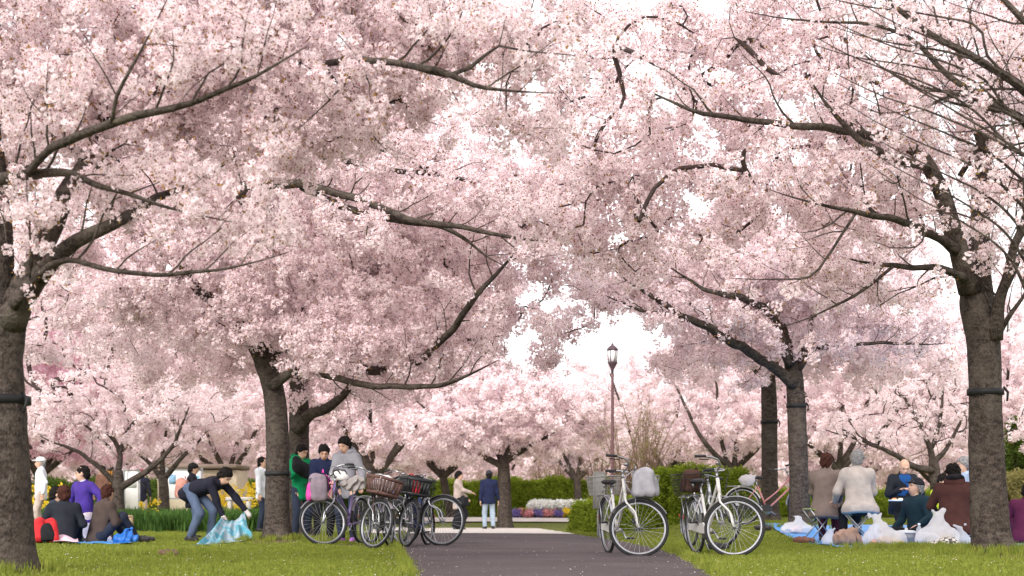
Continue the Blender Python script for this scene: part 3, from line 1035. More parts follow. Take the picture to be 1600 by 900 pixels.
t, c = cherry('gnarled cherry tree with many open bare branches behind the left picnickers',
    [(185, 812, 33.0, .20), (185, 800, 33.0, .155), (184, 775, 33, .14), (184, 750, 33, .14), (184, 735, 33, .11)],
    [[(188, 762, 33, .09), (215, 745, 32.8, .075), (248, 722, 32.6, .06), (270, 695, 32.5, .045), (288, 655, 32.4, .025)],
     [(182, 758, 33, .08), (160, 735, 32.8, .06), (125, 708, 32.6, .045), (80, 690, 32.5, .02)],
     [(184, 742, 33, .08), (187, 706, 33, .06), (165, 672, 33, .045), (145, 638, 33, .02)],
     [(187, 710, 33, .05), (200, 672, 33, .045), (232, 642, 33, .03), (270, 620, 33, .015)],
     [(172, 700, 32.8, .035), (140, 670, 32.8, .03), (110, 650, 32.8, .015)]],
    [(190, 610, 33, 170, 55, 2.2, 3.6), (110, 650, 32.6, 90, 45, 1.8, 4), (270, 630, 32.6, 100, 45, 1.8, 4), (190, 670, 33, 130, 30, 1.6, 2.4), (160, 500, 33.5, 210, 80, 2.2, 3.0), (110, 380, 34, 200, 90, 2.2, 2.6)],
    FAR, 808, csize=.55, per_node=1.1, tip=3.4, spray=.32, thick=2.9, shoot=.22)
TOT.append(c)
t, c = cherry('small dark forked cherry tree in front of the white display boards',
    [(256, 806, 37.0, .2), (256, 795, 37.0, .15), (256, 770, 37, .13), (254, 742, 37, .12)],
    [[(254, 750, 37, .08), (235, 725, 37, .055), (205, 700, 37, .03)], [(256, 748, 37, .08), (285, 715, 37, .055), (310, 690, 37, .03)], [(254, 745, 37, .08), (255, 700, 37, .05), (265, 650, 37, .02)]],
    [(255, 630, 37, 130, 50, 2.0, 3.6), (330, 645, 37, 80, 42, 1.8, 3.6)], FAR, 909, csize=.7, per_node=1.8, tip=5, spray=.36, thick=1.6)
TOT.append(c)
t, c = cherry('greyish cherry tree in thin bloom with a leaning trunk behind the picnic group',
    [(1470, 820, 34.0, .2), (1468, 800, 34.0, .16), (1464, 770, 34, .14), (1460, 735, 34, .13), (1458, 715, 34, .1)],
    [[(1460, 735, 34, .1), (1430, 730, 33.6, .08), (1400, 712, 33.4, .06), (1350, 690, 33.2, .03), (1300, 675, 33, .015)],
     [(1458, 722, 34, .09), (1450, 690, 34, .06), (1425, 640, 34, .04), (1400, 600, 34, .02)],
     [(1459, 722, 34, .08), (1480, 700, 34, .05), (1500, 660, 34, .035), (1520, 620, 34, .02)],
     [(1456, 700, 34, .05), (1470, 650, 34, .04), (1475, 590, 34, .015)]],
    [(1420, 630, 34, 130, 60, 2.0, 5), (1500, 640, 34, 110, 60, 1.8, 5), (1360, 680, 33.4, 90, 35, 1.5, 5), (1440, 690, 34, 100, 30, 1.4, 4)],
    FAR, 1010, csize=.42, per_node=.8, tip=2.2, spray=.30, thick=3.4, shoot=.22)
TOT.append(c)


def bg_tree(label, px, d, top, wide, low, dens, seed, protos=FAR, csize=.9, lean=0, thick=1.5, per_node=1.9, tip=5):
    """A cherry tree standing farther off: px is its place, top and low bound its crown in photo pixels."""
    k = F / d
    zb = tz((px - 800) / F * d, d)
    yb = HZ + (CH - zb) * k
    fork = yb - 1.5 * k
    hw = wide
    mid = (top + low) / 2
    tr = [(px, yb + 3, d, .21), (px, yb - 8, d, .17), (px + lean * .5, (yb + fork) / 2, d, .145), (px + lean, fork, d, .13)]
    r = np.random.default_rng(seed)
    limbs = []
    for a in range(5):
        t = (a - 2) / 2 * 0.8 + r.normal(0, .1)
        limbs.append([(px + lean, fork + 4, d, .10), (px + lean + t * hw * .45, fork - (fork - mid) * r.uniform(.3, .5), d + r.normal(0, .5), .065),
                      (px + lean + t * hw * .85, mid - r.uniform(0, .5) * (mid - top), d + r.normal(0, .9), .025)])
    ry = (low - top) / 2
    vols = [(px, mid, d, hw, ry, hw / k * .75, dens), (px - hw * .55, mid + ry * .35, d - .5, hw * .6, ry * .7, hw / k * .5, dens), (px + hw * .55, mid + ry * .3, d - .5, hw * .6, ry * .7, hw / k * .5, dens)]
    t, c = cherry(label, tr, limbs, vols, protos, seed, csize=csize, per_node=per_node, tip=tip, spray=.42, thick=thick, node_step=.2, twig_sides=3, shoot=.4)
    TOT.append(c)
    return t


B = [
 ('rosy pink cherry tree seen past the left trunk', 60, 44, 330, 170, 735, 1.4, ROSE),
 ('broad pale cherry tree behind the bending woman', 345, 50, 370, 200, 722, 1.35, FAR),
 ('pale cherry tree filling the gap right of the boys', 590, 43, 330, 190, 735, 1.35, FAR),
 ('low cherry tree behind the beige coated woman', 705, 50, 560, 120, 730, 1.7, FAR),
 ('thin cherry tree standing behind the far hedge', 905, 54, 560, 90, 735, 1.1, FAR),
 ('cherry tree behind the lamp post', 1030, 46, 545, 140, 735, 1.3, FAR),
 ('wide cherry tree above the right hedge', 1150, 43, 500, 150, 730, 1.35, FAR),
 ('pale cherry tree behind the grey coated sitter', 1310, 42, 420, 175, 735, 1.35, FAR),
 ('pale cherry tree behind the right trunk', 1580, 42, 400, 160, 730, 1.35, FAR),
 ('cherry tree at far left behind the white capped man', -90, 40, 400, 170, 730, 1.4, FAR),
 ('cherry tree beyond the right edge of the lawn', 1740, 38, 420, 170, 730, 1.4, FAR),
]
for i, (lb, px, d, top, wide, low, dens, pr) in enumerate(B):
    bg_tree(lb, px, d, top, wide, low, dens, 2000 + i, pr, csize=.95 if px < 1000 else .8, lean=RNG.normal(0, 6))

# far rows: copies of three prototypes
FARROW = 'far row of cherry trees in bloom'
protoA = bg_tree('cherry tree in the far row', 150, 66, 560, 170, 745, .9, 3001, csize=1.35)
protoB = bg_tree('cherry tree in the far row', 480, 70, 565, 170, 745, .9, 3002, csize=1.35)
protoC = bg_tree('cherry tree in the far row', 1330, 64, 560, 170, 745, .9, 3003, csize=1.35)
for t in (protoA, protoB, protoC):
    t['group'] = FARROW
spots = [(-60, 72), (300, 74), (640, 78), (790, 92), (930, 96), (1060, 80), (1190, 72), (1460, 72), (1580, 76), (1720, 70),
         (20, 98), (220, 104), (400, 108), (560, 100), (700, 118), (860, 124), (1000, 120), (1120, 104), (1270, 108), (1400, 102), (1540, 110), (1660, 104)]
for i, (px, d) in enumerate(spots):
    src = (protoA, protoB, protoC)[i % 3]
    c = copy_tree(src)
    x = (px - 800) / F * d
    c.location = (x, d, tz(x, d))
    c.rotation_euler = (0, 0, RNG.uniform(0, 6.28))
    s = RNG.uniform(.85, 1.15) * (0.8 if 820 < px < 1020 else 1)
    c.scale = (s, s, s)
print('BLOSSOM CLUSTERS', TOT, sum(TOT))

# ================================================================== HEDGES, BEDS AND PARK FURNITURE
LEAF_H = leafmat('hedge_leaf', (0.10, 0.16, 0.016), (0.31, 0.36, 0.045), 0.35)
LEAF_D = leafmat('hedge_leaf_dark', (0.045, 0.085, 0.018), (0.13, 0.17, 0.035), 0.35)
LEAF_Y = leafmat('dry_leaf', (0.16, 0.14, 0.05), (0.30, 0.26, 0.10), 0.3)
BLADE = leafmat('strap_leaf', (0.035, 0.085, 0.022), (0.10, 0.18, 0.045), 0.3)
YEL = leafmat('yellow_petal', (0.72, 0.48, 0.03), (0.85, 0.66, 0.08), 0.35)
WHT = leafmat('white_petal', (0.75, 0.74, 0.68), (0.88, 0.88, 0.84), 0.3)
PUR = leafmat('violet_petal', (0.13, 0.10, 0.30), (0.30, 0.24, 0.48), 0.3)
ORG = leafmat('orange_petal', (0.42, 0.06, 0.08), (0.80, 0.46, 0.46), 0.3)


def leaf_tuft(seed, n, rad, s, aspect=0.45, up=0.2):
    r = np.random.default_rng(seed)
    mb = MB()
    for i in range(n):
        d = unit(r.normal(0, 1, 3) + [0, 0, up])
        c = d * rad * r.uniform(0.2, 1.0)
        e = unit(d + r.normal(0, 0.5, 3)); u = unit(np.cross(e, r.normal(0, 1, 3)))
        q = s * r.uniform(0.7, 1.3)
        mb.add([c, c + q * (0.5 * e + aspect * 0.5 * u), c + q * e, c + q * (0.5 * e - aspect * 0.5 * u)], [(0, 1, 2, 3)])
    return mb


HT = [proto('hedge_tuft_%d' % i, leaf_tuft(200 + i, 26, 0.085, 0.055), [LEAF_H]) for i in range(3)]
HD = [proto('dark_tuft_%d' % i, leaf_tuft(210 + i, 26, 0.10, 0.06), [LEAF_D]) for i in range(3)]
HY = [proto('dry_tuft_%d' % i, leaf_tuft(220 + i, 22, 0.10, 0.06, 0.3, 0.6), [LEAF_Y]) for i in range(2)]


def blade_tuft(seed, n, h, w, spread, m):
    r = np.random.default_rng(seed)
    mb = MB()
    for i in range(n):
        a = r.uniform(0, 6.28); b = r.uniform(0, 6.28)
        base = np.array([math.cos(a), math.sin(a), 0]) * spread * r.uniform(0, .5)
        out = np.array([math.cos(b), math.sin(b), 0])
        sd_ = np.array([-out[1], out[0], 0]) * w
        hh = h * r.uniform(.6, 1.1)
        k = r.uniform(.05, .6)
        p1 = base + out * hh * k * .3 + [0, 0, hh * .55]
        p2 = base + out * hh * k + [0, 0, hh * (1 - .3 * k)]
        mb.add([base - sd_, base + sd_, p1 + sd_ * .8, p1 - sd_ * .8, p2], [(0, 1, 2, 3), (3, 2, 4)])
    return mb


def hedge_points(poly, z0, h, n, seed, top_round=0.12):
    """Points through the skin of a clipped hedge that runs along a ground polyline rows (x, y, half-width)."""
    r = np.random.default_rng(seed)
    poly = np.asarray(poly, float)
    t = r.uniform(0, len(poly) - 1, n)
    i = np.minimum(t.astype(int), len(poly) - 2)
    f = (t - i)[:, None]
    c = poly[i] * (1 - f) + poly[i + 1] * f
    d = poly[i + 1, :2] - poly[i, :2]
    d /= np.linalg.norm(d, axis=1)[:, None]
    nrm = np.stack([-d[:, 1], d[:, 0]], 1)
    ang = r.uniform(-0.15, math.pi + 0.15, n)
    k = r.uniform(0.80, 1.06, n) * (1 + 0.10 * np.sin(c[:, 0] * 3.1 + c[:, 1] * 1.7) * np.sin(ang * 3))
    ca, sa = np.cos(ang), np.sin(ang)
    sx = np.sign(ca) * np.abs(ca) ** 0.45
    sz = np.where(sa > 0, np.abs(sa) ** 0.45, 0)
    side = sx * c[:, 2] * k
    zz = np.where(np.abs(sz) > 0.92, sz * h * k, sz * h * r.uniform(0.05, 1, n) ** 0.8)
    x = c[:, 0] + nrm[:, 0] * side; y = c[:, 1] + nrm[:, 1] * side
    return np.stack([x, y, np.vectorize(tz)(c[:, 0], c[:, 1]) + z0 + zz], 1)


HEDGE_IN = M('hedge_shade_wood', (0.03, 0.04, 0.012), 0.9)


def hedge(label, poly, h, n, protos, seed, scl=1.0, name='clipped_hedge', group='clipped hedges'):
    p0 = np.asarray(poly, float)
    x0, y0 = p0[:, 0].mean(), p0[:, 1].mean()
    z0 = tz(x0, y0)
    root = empty(name, (x0, y0, z0), 0, label, 'hedge', group)
    pts = hedge_points(poly, 0.03, h, n, seed) - [x0, y0, z0]
    scatter('foliage', pts, protos, scl * RNG.uniform(.75, 1.3, n), parent=root)
    mb = MB()
    r = np.random.default_rng(seed)
    for q in range(len(p0) - 1):
        L = np.linalg.norm(p0[q + 1, :2] - p0[q, :2])
        for t in np.arange(0, 1, 0.28 / L):
            c = p0[q] * (1 - t) + p0[q + 1] * t
            b = np.array([c[0] - x0, c[1] - y0, tz(c[0], c[1]) - z0])
            for s in range(3):
                e = b + [r.normal(0, c[2] * .45), r.normal(0, c[2] * .45), h * r.uniform(.6, .85)]
                mb.tube([b, (b + e) / 2 + r.normal(0, .04, 3), e], [.016, .012, .005], 4, caps=False)
    mb.build('stem_work', TWIG, root)['kind'] = 'stuff'
    # dense inner growth
    pin = hedge_points([(a, b, w * .72) for a, b, w in poly], 0.02, h * .8, n // 2, seed + 1) - [x0, y0, z0]
    scatter('inner_foliage', pin, protos, scl * 1.25, parent=root)
    return root


def GX(px, d):
    return (px - 800) / F * d


hedge('bright green clipped hedge right of the white bicycle with the grey bag', [(GX(1015, 30), 30.2, .6), (GX(1060, 29.5), 29.6, .65), (GX(1110, 29), 29.4, .6), (GX(1160, 29), 30.0, .55)], 1.0, 3600, HT, 11)
hedge('low green hedge just left of the white bicycle behind its rear wheel', [(GX(915, 33), 33.5, .42), (GX(950, 32), 32.6, .45), (GX(1010, 31), 31.6, .45)], .62, 1700, HT, 12, .95)
hedge('long clipped hedge behind the white flower bed', [(GX(690, 55), 56, .8), (GX(800, 55), 55, .8), (GX(880, 55), 55, .8), (GX(980, 55), 56, .8)], 1.35, 5200, HT, 13, 1.35)
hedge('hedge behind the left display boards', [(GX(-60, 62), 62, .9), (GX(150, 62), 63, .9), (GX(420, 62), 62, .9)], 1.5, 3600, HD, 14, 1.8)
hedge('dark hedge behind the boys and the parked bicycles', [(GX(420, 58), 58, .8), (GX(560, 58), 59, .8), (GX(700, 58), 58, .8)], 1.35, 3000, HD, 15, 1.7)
hedge('far hedge behind the picnic group on the right', [(GX(1130, 52), 52, .8), (GX(1330, 52), 51, .8), (GX(1500, 52), 52, .8), (GX(1720, 52), 51, .8)], .9, 3200, HT, 16, 1.5)
hedge('straw coloured bush at the right edge behind the trunk', [(GX(1572, 32), 32, .5), (GX(1610, 32), 32.1, .6), (GX(1660, 32), 32, .5)], 1.0, 1500, HY, 17, 1.0, 'dry_bush', None)
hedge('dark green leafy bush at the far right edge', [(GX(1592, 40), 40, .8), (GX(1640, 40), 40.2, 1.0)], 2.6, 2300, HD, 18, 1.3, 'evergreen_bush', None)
# far wood that closes the view under the crowns
fw = []
for i in range(9000):
    d = RNG.uniform(125, 150)
    x = RNG.uniform(-75, 75)
    fw.append((x, d, .3 + RNG.random() ** .7 * (5.5 if not -4 < x < 9 else 3.2) * (1 + .3 * math.sin(x * .35))))
o = scatter('distant_wood', fw, FAR, RNG.uniform(2.6, 5.2, len(fw)))
tag(o, 'distant mass of pale blossom closing the view between the trunks', 'trees')

# --- strap-leaved plants (left bed) and flowers
BT = [proto('blade_tuft_%d' % i, blade_tuft(300 + i, 12, .42, .014, .16, BLADE), [BLADE]) for i in range(4)]
pts = []
for i in range(2600):
    d = RNG.uniform(30.6, 34.5)
    px = RNG.uniform(150, 425) if RNG.random() < .85 else RNG.uniform(40, 150)
    x = GX(px, d)
    pts.append((x, d, tz(x, d)))
tag(scatter('daffodil_bed', pts, BT, RNG.uniform(.75, 1.35, len(pts)), upright=True), 'dense bed of dark green strap leaves in front of the display boards', 'plants')


def flower_patch(name, label, mtl, regions, n, z, s, seed, spread=.10):
    pr = [proto('%s_head_%d' % (name, i), leaf_tuft(seed + i, 16, .05, .05, .8, .5), [mtl]) for i in range(2)]
    pts = []
    for _ in range(n):
        a, b, d0, d1 = regions[RNG.integers(0, len(regions))]
        d = RNG.uniform(d0, d1); x = GX(RNG.uniform(a, b), d)
        pts.append((x, d, tz(x, d) + z * (RNG.uniform(.35, 1.15) if z > .6 else RNG.uniform(.6, 1.1))))
    return tag(scatter(name, pts, pr, s * RNG.uniform(.7, 1.3, n)), label, 'flowers')


flower_patch('yellow_shrub', 'tall yellow flowering shrubs behind the left picnickers', YEL, [(45, 78, 37, 39), (372, 405, 37, 39), (84, 104, 38, 40), (340, 372, 39, 40)], 130, .95, 1.25, 401)
flower_patch('yellow_flower', 'scattered yellow flowers above the strap leaves', YEL, [(150, 175, 33, 35), (215, 250, 33, 35), (330, 400, 33, 35)], 46, .60, .8, 405)
flower_patch('white_flower', 'band of white flowers in the round bed before the long hedge', WHT, [(828, 925, 50, 53)], 900, .50, 1.7, 411)
seg = [(800 + i * 6.2, 806 + i * 6.2, 48.4, 50.2) for i in range(17)]
flower_patch('violet_flower', 'violet pansies in the front edge of the round bed', PUR, [seg[i] for i in (0, 1, 5, 6, 7, 11, 12)], 240, .20, 1.4, 415)
flower_patch('pink_flower', 'pink and red pansies between the violet ones', ORG, [seg[i] for i in (2, 3, 4, 8, 9, 10)], 200, .20, 1.4, 418)
flower_patch('yellow_pansy', 'yellow pansies at the right end of the round bed', YEL, [seg[13], seg[14], (820, 826, 53, 54), (868, 900, 53, 54)], 110, .26, 1.3, 421)
pts = []
for i in range(1500):
    d = RNG.uniform(48.6, 54); x = GX(RNG.uniform(798, 930), d)
    pts.append((x, d, tz(x, d)))
tag(scatter('bed_foliage', pts, BT, RNG.uniform(.5, .95, len(pts)), upright=True), 'green foliage of the round flower bed', 'plants')

# --- street lamp
LAMPM = M('lamp_iron', (0.13, 0.065, 0.07), 0.5, .1)
LAMPD = M('lamp_dark', (0.07, 0.04, 0.05), 0.5, .1)
LAMPG = M('lamp_glass', (0.80, 0.76, 0.78), 0.25, .03, spec=.5)
d = 36.0
lx = GX(957, d); lz = tz(lx, d)
lamp = empty('street_lamp', (lx, d, lz), 0, 'old style street lamp with lantern head on a dark red post', 'lamp')
k = d / F
hh = lambda py: CH + (HZ - py) * k - lz
MB().lathe([(.11, -.1), (.11, .25), (.06, .32), (.045, .5), (.036, hh(590)), (.05, hh(584))], 14).build('post', LAMPM, lamp)
MB().lathe([(.03, hh(584)), (.04, hh(577)), (.12, hh(568)), (.135, hh(566)), (.10, hh(565))], 14).build('lantern_base', LAMPD, lamp)
g = MB().lathe([(.095, hh(565)), (.115, hh(556)), (.115, hh(548)), (.08, hh(545))], 12).build('glass', LAMPG, lamp)
mb = MB()
for a in range(6):
    c, s = math.cos(a * math.pi / 3), math.sin(a * math.pi / 3)
    mb.tube([(c * .10, s * .10, hh(566)), (c * .122, s * .122, hh(556)), (c * .12, s * .12, hh(547))], .010, 5)
mb.build('cage', LAMPD, lamp)
MB().lathe([(.15, hh(547)), (.14, hh(545)), (.08, hh(541)), (.03, hh(539)), (.035, hh(537.5)), (.01, hh(536))], 14).build('cap', LAMPD, lamp)

# --- display boards and a small pavilion at the back left
WHITE_B = M('white_board', (0.72, 0.70, 0.70), 0.6, .05)
TAN = M('tan_board', (0.45, 0.36, 0.24), 0.7, .08)
ROOF = M('brown_roof', (0.20, 0.15, 0.12), 0.8, .1)
STEEL = M('grey_steel', (0.30, 0.30, 0.30), 0.5, .1, metallic=.2)
GREYP = M('grey_painted', (0.27, 0.26, 0.24), 0.6, .08)


def board(label, px0, px1, py0, py1, d, mtl, posts=True, print_cols=None, cat='board', group='display boards'):
    x0, x1 = GX(px0, d), GX(px1, d)
    xc = (x0 + x1) / 2
    zb = tz(xc, d)
    z0, z1 = CH + (HZ - py1) / F * d - zb, CH + (HZ - py0) / F * d - zb
    root = empty('display_board', (xc, d, zb), 0, label, cat, group)
    w = x1 - x0
    MB().box((0, 0, (z0 + z1) / 2), (w, .05, z1 - z0), bev=.008).build('panel', mtl, root)
    for zz in (z1 + .02, z0 - .02):
        MB().box((0, -.004, zz), (w + .08, .07, .04)).build('frame_rail', GREYP, root)
    for s in (-1, 1):
        MB().tube([(s * (w / 2 + .03), 0, -.1), (s * (w / 2 + .03), 0, z1 + .08)], .03, 8).build('post', STEEL, root)
    for q, (u0, u1, v0, v1, c) in enumerate(print_cols or []):
        MB().box(((u0 + u1 - 1) * w / 2, -.0285, z0 + (v0 + v1) / 2 * (z1 - z0)), ((u1 - u0) * w, .006, (v1 - v0) * (z1 - z0))).build('printed_sheet', M('print_%.2f_%.2f_%.2f' % c, c, .7, .25, 14), root)
    return root


board('white display board behind the forked tree trunk', 196, 216, 736, 795, 41, WHITE_B, print_cols=[(.1, .9, .55, .9, (.62, .62, .62))])
board('wide white display board with blue poster under the brown roof', 262, 314, 735, 778, 41.5, WHITE_B, print_cols=[(.05, .25, .5, .85, (.25, .42, .60)), (.72, .95, .4, .8, (.18, .45, .62)), (.3, .65, .3, .8, (.66, .62, .63))])
# pavilion
d = 43.5
px_ = GX(318, d); zb = tz(px_, d)
pav = empty('pavilion', (px_, d, zb), 0, 'low beige pavilion with brown flat roof behind the display board', 'building')
kk = d / F
h1 = CH + (HZ - 733) * kk - zb
MB().box((0, 0, h1 / 2 - .05), (2.4, 1.8, h1), bev=.02).build('wall', M('beige_wall', (.55, .46, .34), .8, .08), pav)
MB().box((0, -.1, h1 + .05), (2.5, 2.2, .14), bev=.03).build('roof', ROOF, pav)
MB().box((.55, -.91, h1 * .45), (.7, .04, h1 * .85)).build('door', M('door_tan', (.38, .28, .18), .6), pav)
MB().box((-.55, -.91, h1 * .62), (.8, .04, .5)).build('window', M('dark_glass', (.05, .06, .07), .1, spec=.5), pav)
# banner on a pole
d = 43.5
bx = GX(164, d); zb = tz(bx, d)
ban = empty('banner_flag', (bx, d, zb), 0, 'orange and white upright banner behind the man in purple', 'banner')
MB().tube([(.0, 0, 0), (.0, 0, 1.85)], .018, 6).build('pole', STEEL, ban)
zt = CH + (HZ - 736) / F * d - zb; zm = CH + (HZ - 757) / F * d - zb; zl = CH + (HZ - 783) / F * d - zb
MB().grid(lambda u, v: (.02 + u * .24, .02 * math.sin(u * 7 + v * 3), zm + v * (zt - zm)), 6, 6, .0).build('banner_cloth', M('orange_cloth', (.75, .33, .05), .8, .08, transl=.2), ban)
MB().grid(lambda u, v: (.02 + u * .26, .02 * math.sin(u * 7 + v * 3), zl + v * (zm - .004 - zl)), 6, 6, .0).build('lower_cloth', M('white_cloth', (.72, .70, .70), .8, .05, transl=.2), ban)
# stone bench
d = 34.0
bx = GX(374, d); zb = tz(bx, d)
be = empty('stone_bench', (bx, d, zb), .1, 'grey stone bench right of the bending woman', 'bench')
zt = CH + (HZ - 777) / F * d - zb
MB().box((0, 0, zt - .04), (.62, .42, .09), bev=.015).build('seat', M('bench_stone', (.45, .42, .38), .85, .12, bump=.3), be)
for s in (-1, 1):
    MB().box((s * .22, 0, (zt - .09) / 2), (.09, .36, zt - .085), bev=.01).build('leg', M('bench_stone'), be)
# utility cabinet behind the white bicycle
d = 27.0
bx = GX(936, d); zb = tz(bx, d)
cb = empty('utility_cabinet', (bx, d, zb), .15, 'narrow grey utility cabinet standing behind the white bicycle', 'cabinet')
zt = CH + (HZ - 737) / F * d - zb; zl = CH + (HZ - 795) / F * d - zb
MB().box((0, 0, (zt + zl) / 2), (.21, .18, zt - zl), bev=.012).build('housing', GREYP, cb)
MB().box((0, -.094, (zt + zl) / 2), (.17, .012, (zt - zl) * .86), bev=.003).build('door', M('cab_door', (.30, .29, .27), .55, .06), cb)
MB().box((.05, -.104, (zt + zl) / 2), (.02, .015, .09)).build('handle', STEEL, cb)
MB().tube([(0, 0, -.1), (0, 0, zl + .01)], .04, 10).build('post', STEEL, cb)
# short wooden stakes round the beds
WOOD = M('stake_wood', (.30, .22, .14), .85, .2, 12)
for i, (px, d, h) in enumerate([(901, 46.0, .42), (893, 45.6, .36), (779, 46.2, .62), (205, 30.2, .36), (304, 30.2, .36), (352, 30.1, .34), (118, 30.3, .36)]):
    x = GX(px, d)
    lab = ['taller wooden stake at the right end of the round bed', 'shorter wooden stake at the right end of the round bed', 'pale wooden stake beside the small spreading cherry trunk',
           'wooden stake in the leaf bed right of the seated man in brown', 'wooden stake in the leaf bed beside the bending woman', 'wooden stake in the leaf bed behind the held sheet', 'wooden stake in the leaf bed behind the left picnickers'][i]
    mb = MB().lathe([(.048, -.12), (.048, h - .03), (.042, h - .008), (.025, h)], 10)
    o = mb.build('wooden_stake', WOOD)
    o.location = (x, d, tz(x, d))
    tag(o, lab, 'stake', 'wooden stakes along the beds')
# bare shrubs behind the white bicycle
for i, (px, d, h, lb) in enumerate([(975, 38, 3.2, 'bare brown shrub right of the lamp post'), (1005, 40, 3.6, 'tall bare shrub with yellowish shoots behind the grey bag'), (935, 50, 3.0, 'thin leafless shrub left of the lamp post'), (872, 60, 2.6, 'leafless shrub behind the long hedge'), (848, 62, 2.4, 'twiggy leafless shrub behind the hedge near the small cherry')]):
    x = GX(px, d)
    root = empty('bare_shrub', (x, d, tz(x, d)), 0, lb, 'shrub', 'leafless shrubs')
    r = np.random.default_rng(800 + i)
    st, tw = MB(), MB()
    tips = []
    for s in range(16):
        a = r.uniform(0, 6.28); sp = r.uniform(.1, .38) * h
        e = np.array([math.cos(a) * sp, math.sin(a) * sp, h * r.uniform(.6, 1)])
        m = e * [.35, .35, .5]
        pl = catmull([np.zeros(3), m, e], .2)
        st.tube(pl, np.linspace(.028, .007, len(pl)), 5, caps=False)
        for q in pl[2:]:
            for _ in range(2):
                e2 = q + unit(r.normal(0, 1, 3) + [0, 0, .9]) * r.uniform(.25, .6)
                tw.tube([q, (q + e2) / 2 + r.normal(0, .03, 3), e2], [.007, .005, .003], 3, caps=False)
                tips.append(e2)
    st.build('stem_work', M('shrub_bark', (.16, .10, .07), .85, .2), root)['kind'] = 'stuff'
    tw.build('twig_work', M('shrub_bark'), root)['kind'] = 'stuff'
    scatter('leaf_bud', np.array(tips), HY, RNG.uniform(.3, .7, len(tips)), parent=root)

# ================================================================== BICYCLES
TYRE = M('tyre_rubber', (0.018, 0.018, 0.019), 0.75, .1)
RIMM = M('rim_alloy', (0.30, 0.30, 0.32), 0.42, .05, metallic=.85)
CHROME = M('chrome', (0.36, 0.36, 0.38), 0.3, .05, metallic=.95)
BLACKP = M('black_plastic', (0.022, 0.022, 0.024), 0.5, .1)
SEATM = M('saddle_vinyl', (0.018, 0.017, 0.018), 0.45, .1)
PAINT = {
    'white': M('paint_white', (0.55, 0.53, 0.51), 0.32, .03, spec=.5),
    'silver': M('paint_silver', (0.45, 0.45, 0.47), 0.32, .04, metallic=.6),
    'black': M('paint_black', (0.02, 0.02, 0.024), 0.3, .05, spec=.5),
    'navy': M('paint_navy', (0.03, 0.05, 0.16), 0.3, .05, spec=.5),
    'violet': M('paint_violet', (0.17, 0.12, 0.26), 0.3, .05, spec=.5),
    'pink': M('paint_pink', (0.40, 0.16, 0.155), 0.35, .05, spec=.5),
}
LENS_R = M('red_reflector', (0.55, 0.02, 0.015), 0.25, .02, spec=.6)
LENS_W = M('lamp_lens', (0.8, 0.8, 0.78), 0.2, .02, spec=.6)


def wheel_parts(R, fender_mat=None, nsp=28):
    """Meshes of one wheel about its hub at the origin, axle along y."""
    w = {}
    w['tyre'] = MB().torus((0, 0, 0), R - .017, .0185, 44, 8)
    rim = MB()
    for rr, t in ((R - .037, .009), (R - .046, .007)):
        rim.torus((0, 0, 0), rr, t, 44, 6, squash=1.4)
    w['rim'] = rim
    sp = MB()
    for i in range(nsp):
        a = 2 * math.pi * i / nsp
        b = a + (0.32 if i % 2 else -0.32)
        y = .028 if i % 4 < 2 else -.028
        sp.tube([(math.cos(b) * .022, y, math.sin(b) * .022), (math.cos(a) * (R - .042), 0, math.sin(a) * (R - .042))], .0017, 3, caps=False)
    w['spoke_set'] = sp
    w['hub'] = MB().tube([(0, -.055, 0), (0, -.03, 0), (0, .03, 0), (0, .055, 0)], [.012, .022, .022, .012], 10)
    return w


def arc_strip(R, a0, a1, width, n=20, thick=.004, c=(0, 0, 0)):
    mb = MB()
    vs, fs = [], []
    for i in range(n + 1):
        a = a0 + (a1 - a0) * i / n
        for yy, dr in ((-width, -.010), (-width * .6, .002), (0, .006), (width * .6, .002), (width, -.010)):
            vs.append((math.cos(a) * (R + dr) + c[0], yy + c[1], math.sin(a) * (R + dr) + c[2]))
    for i in range(n):
        for j in range(4):
            fs.append((i * 5 + j, i * 5 + j + 1, (i + 1) * 5 + j + 1, (i + 1) * 5 + j))
    v2 = [np.array(v) * 1.0 for v in vs]
    k = len(vs)
    low = []
    for v in v2:
        rad = unit([v[0] - c[0], 0, v[2] - c[2]])
        low.append(v - rad * thick)
    fs2 = [tuple(x + k for x in f[::-1]) for f in fs]
    return mb.add(vs + low, fs + fs2)


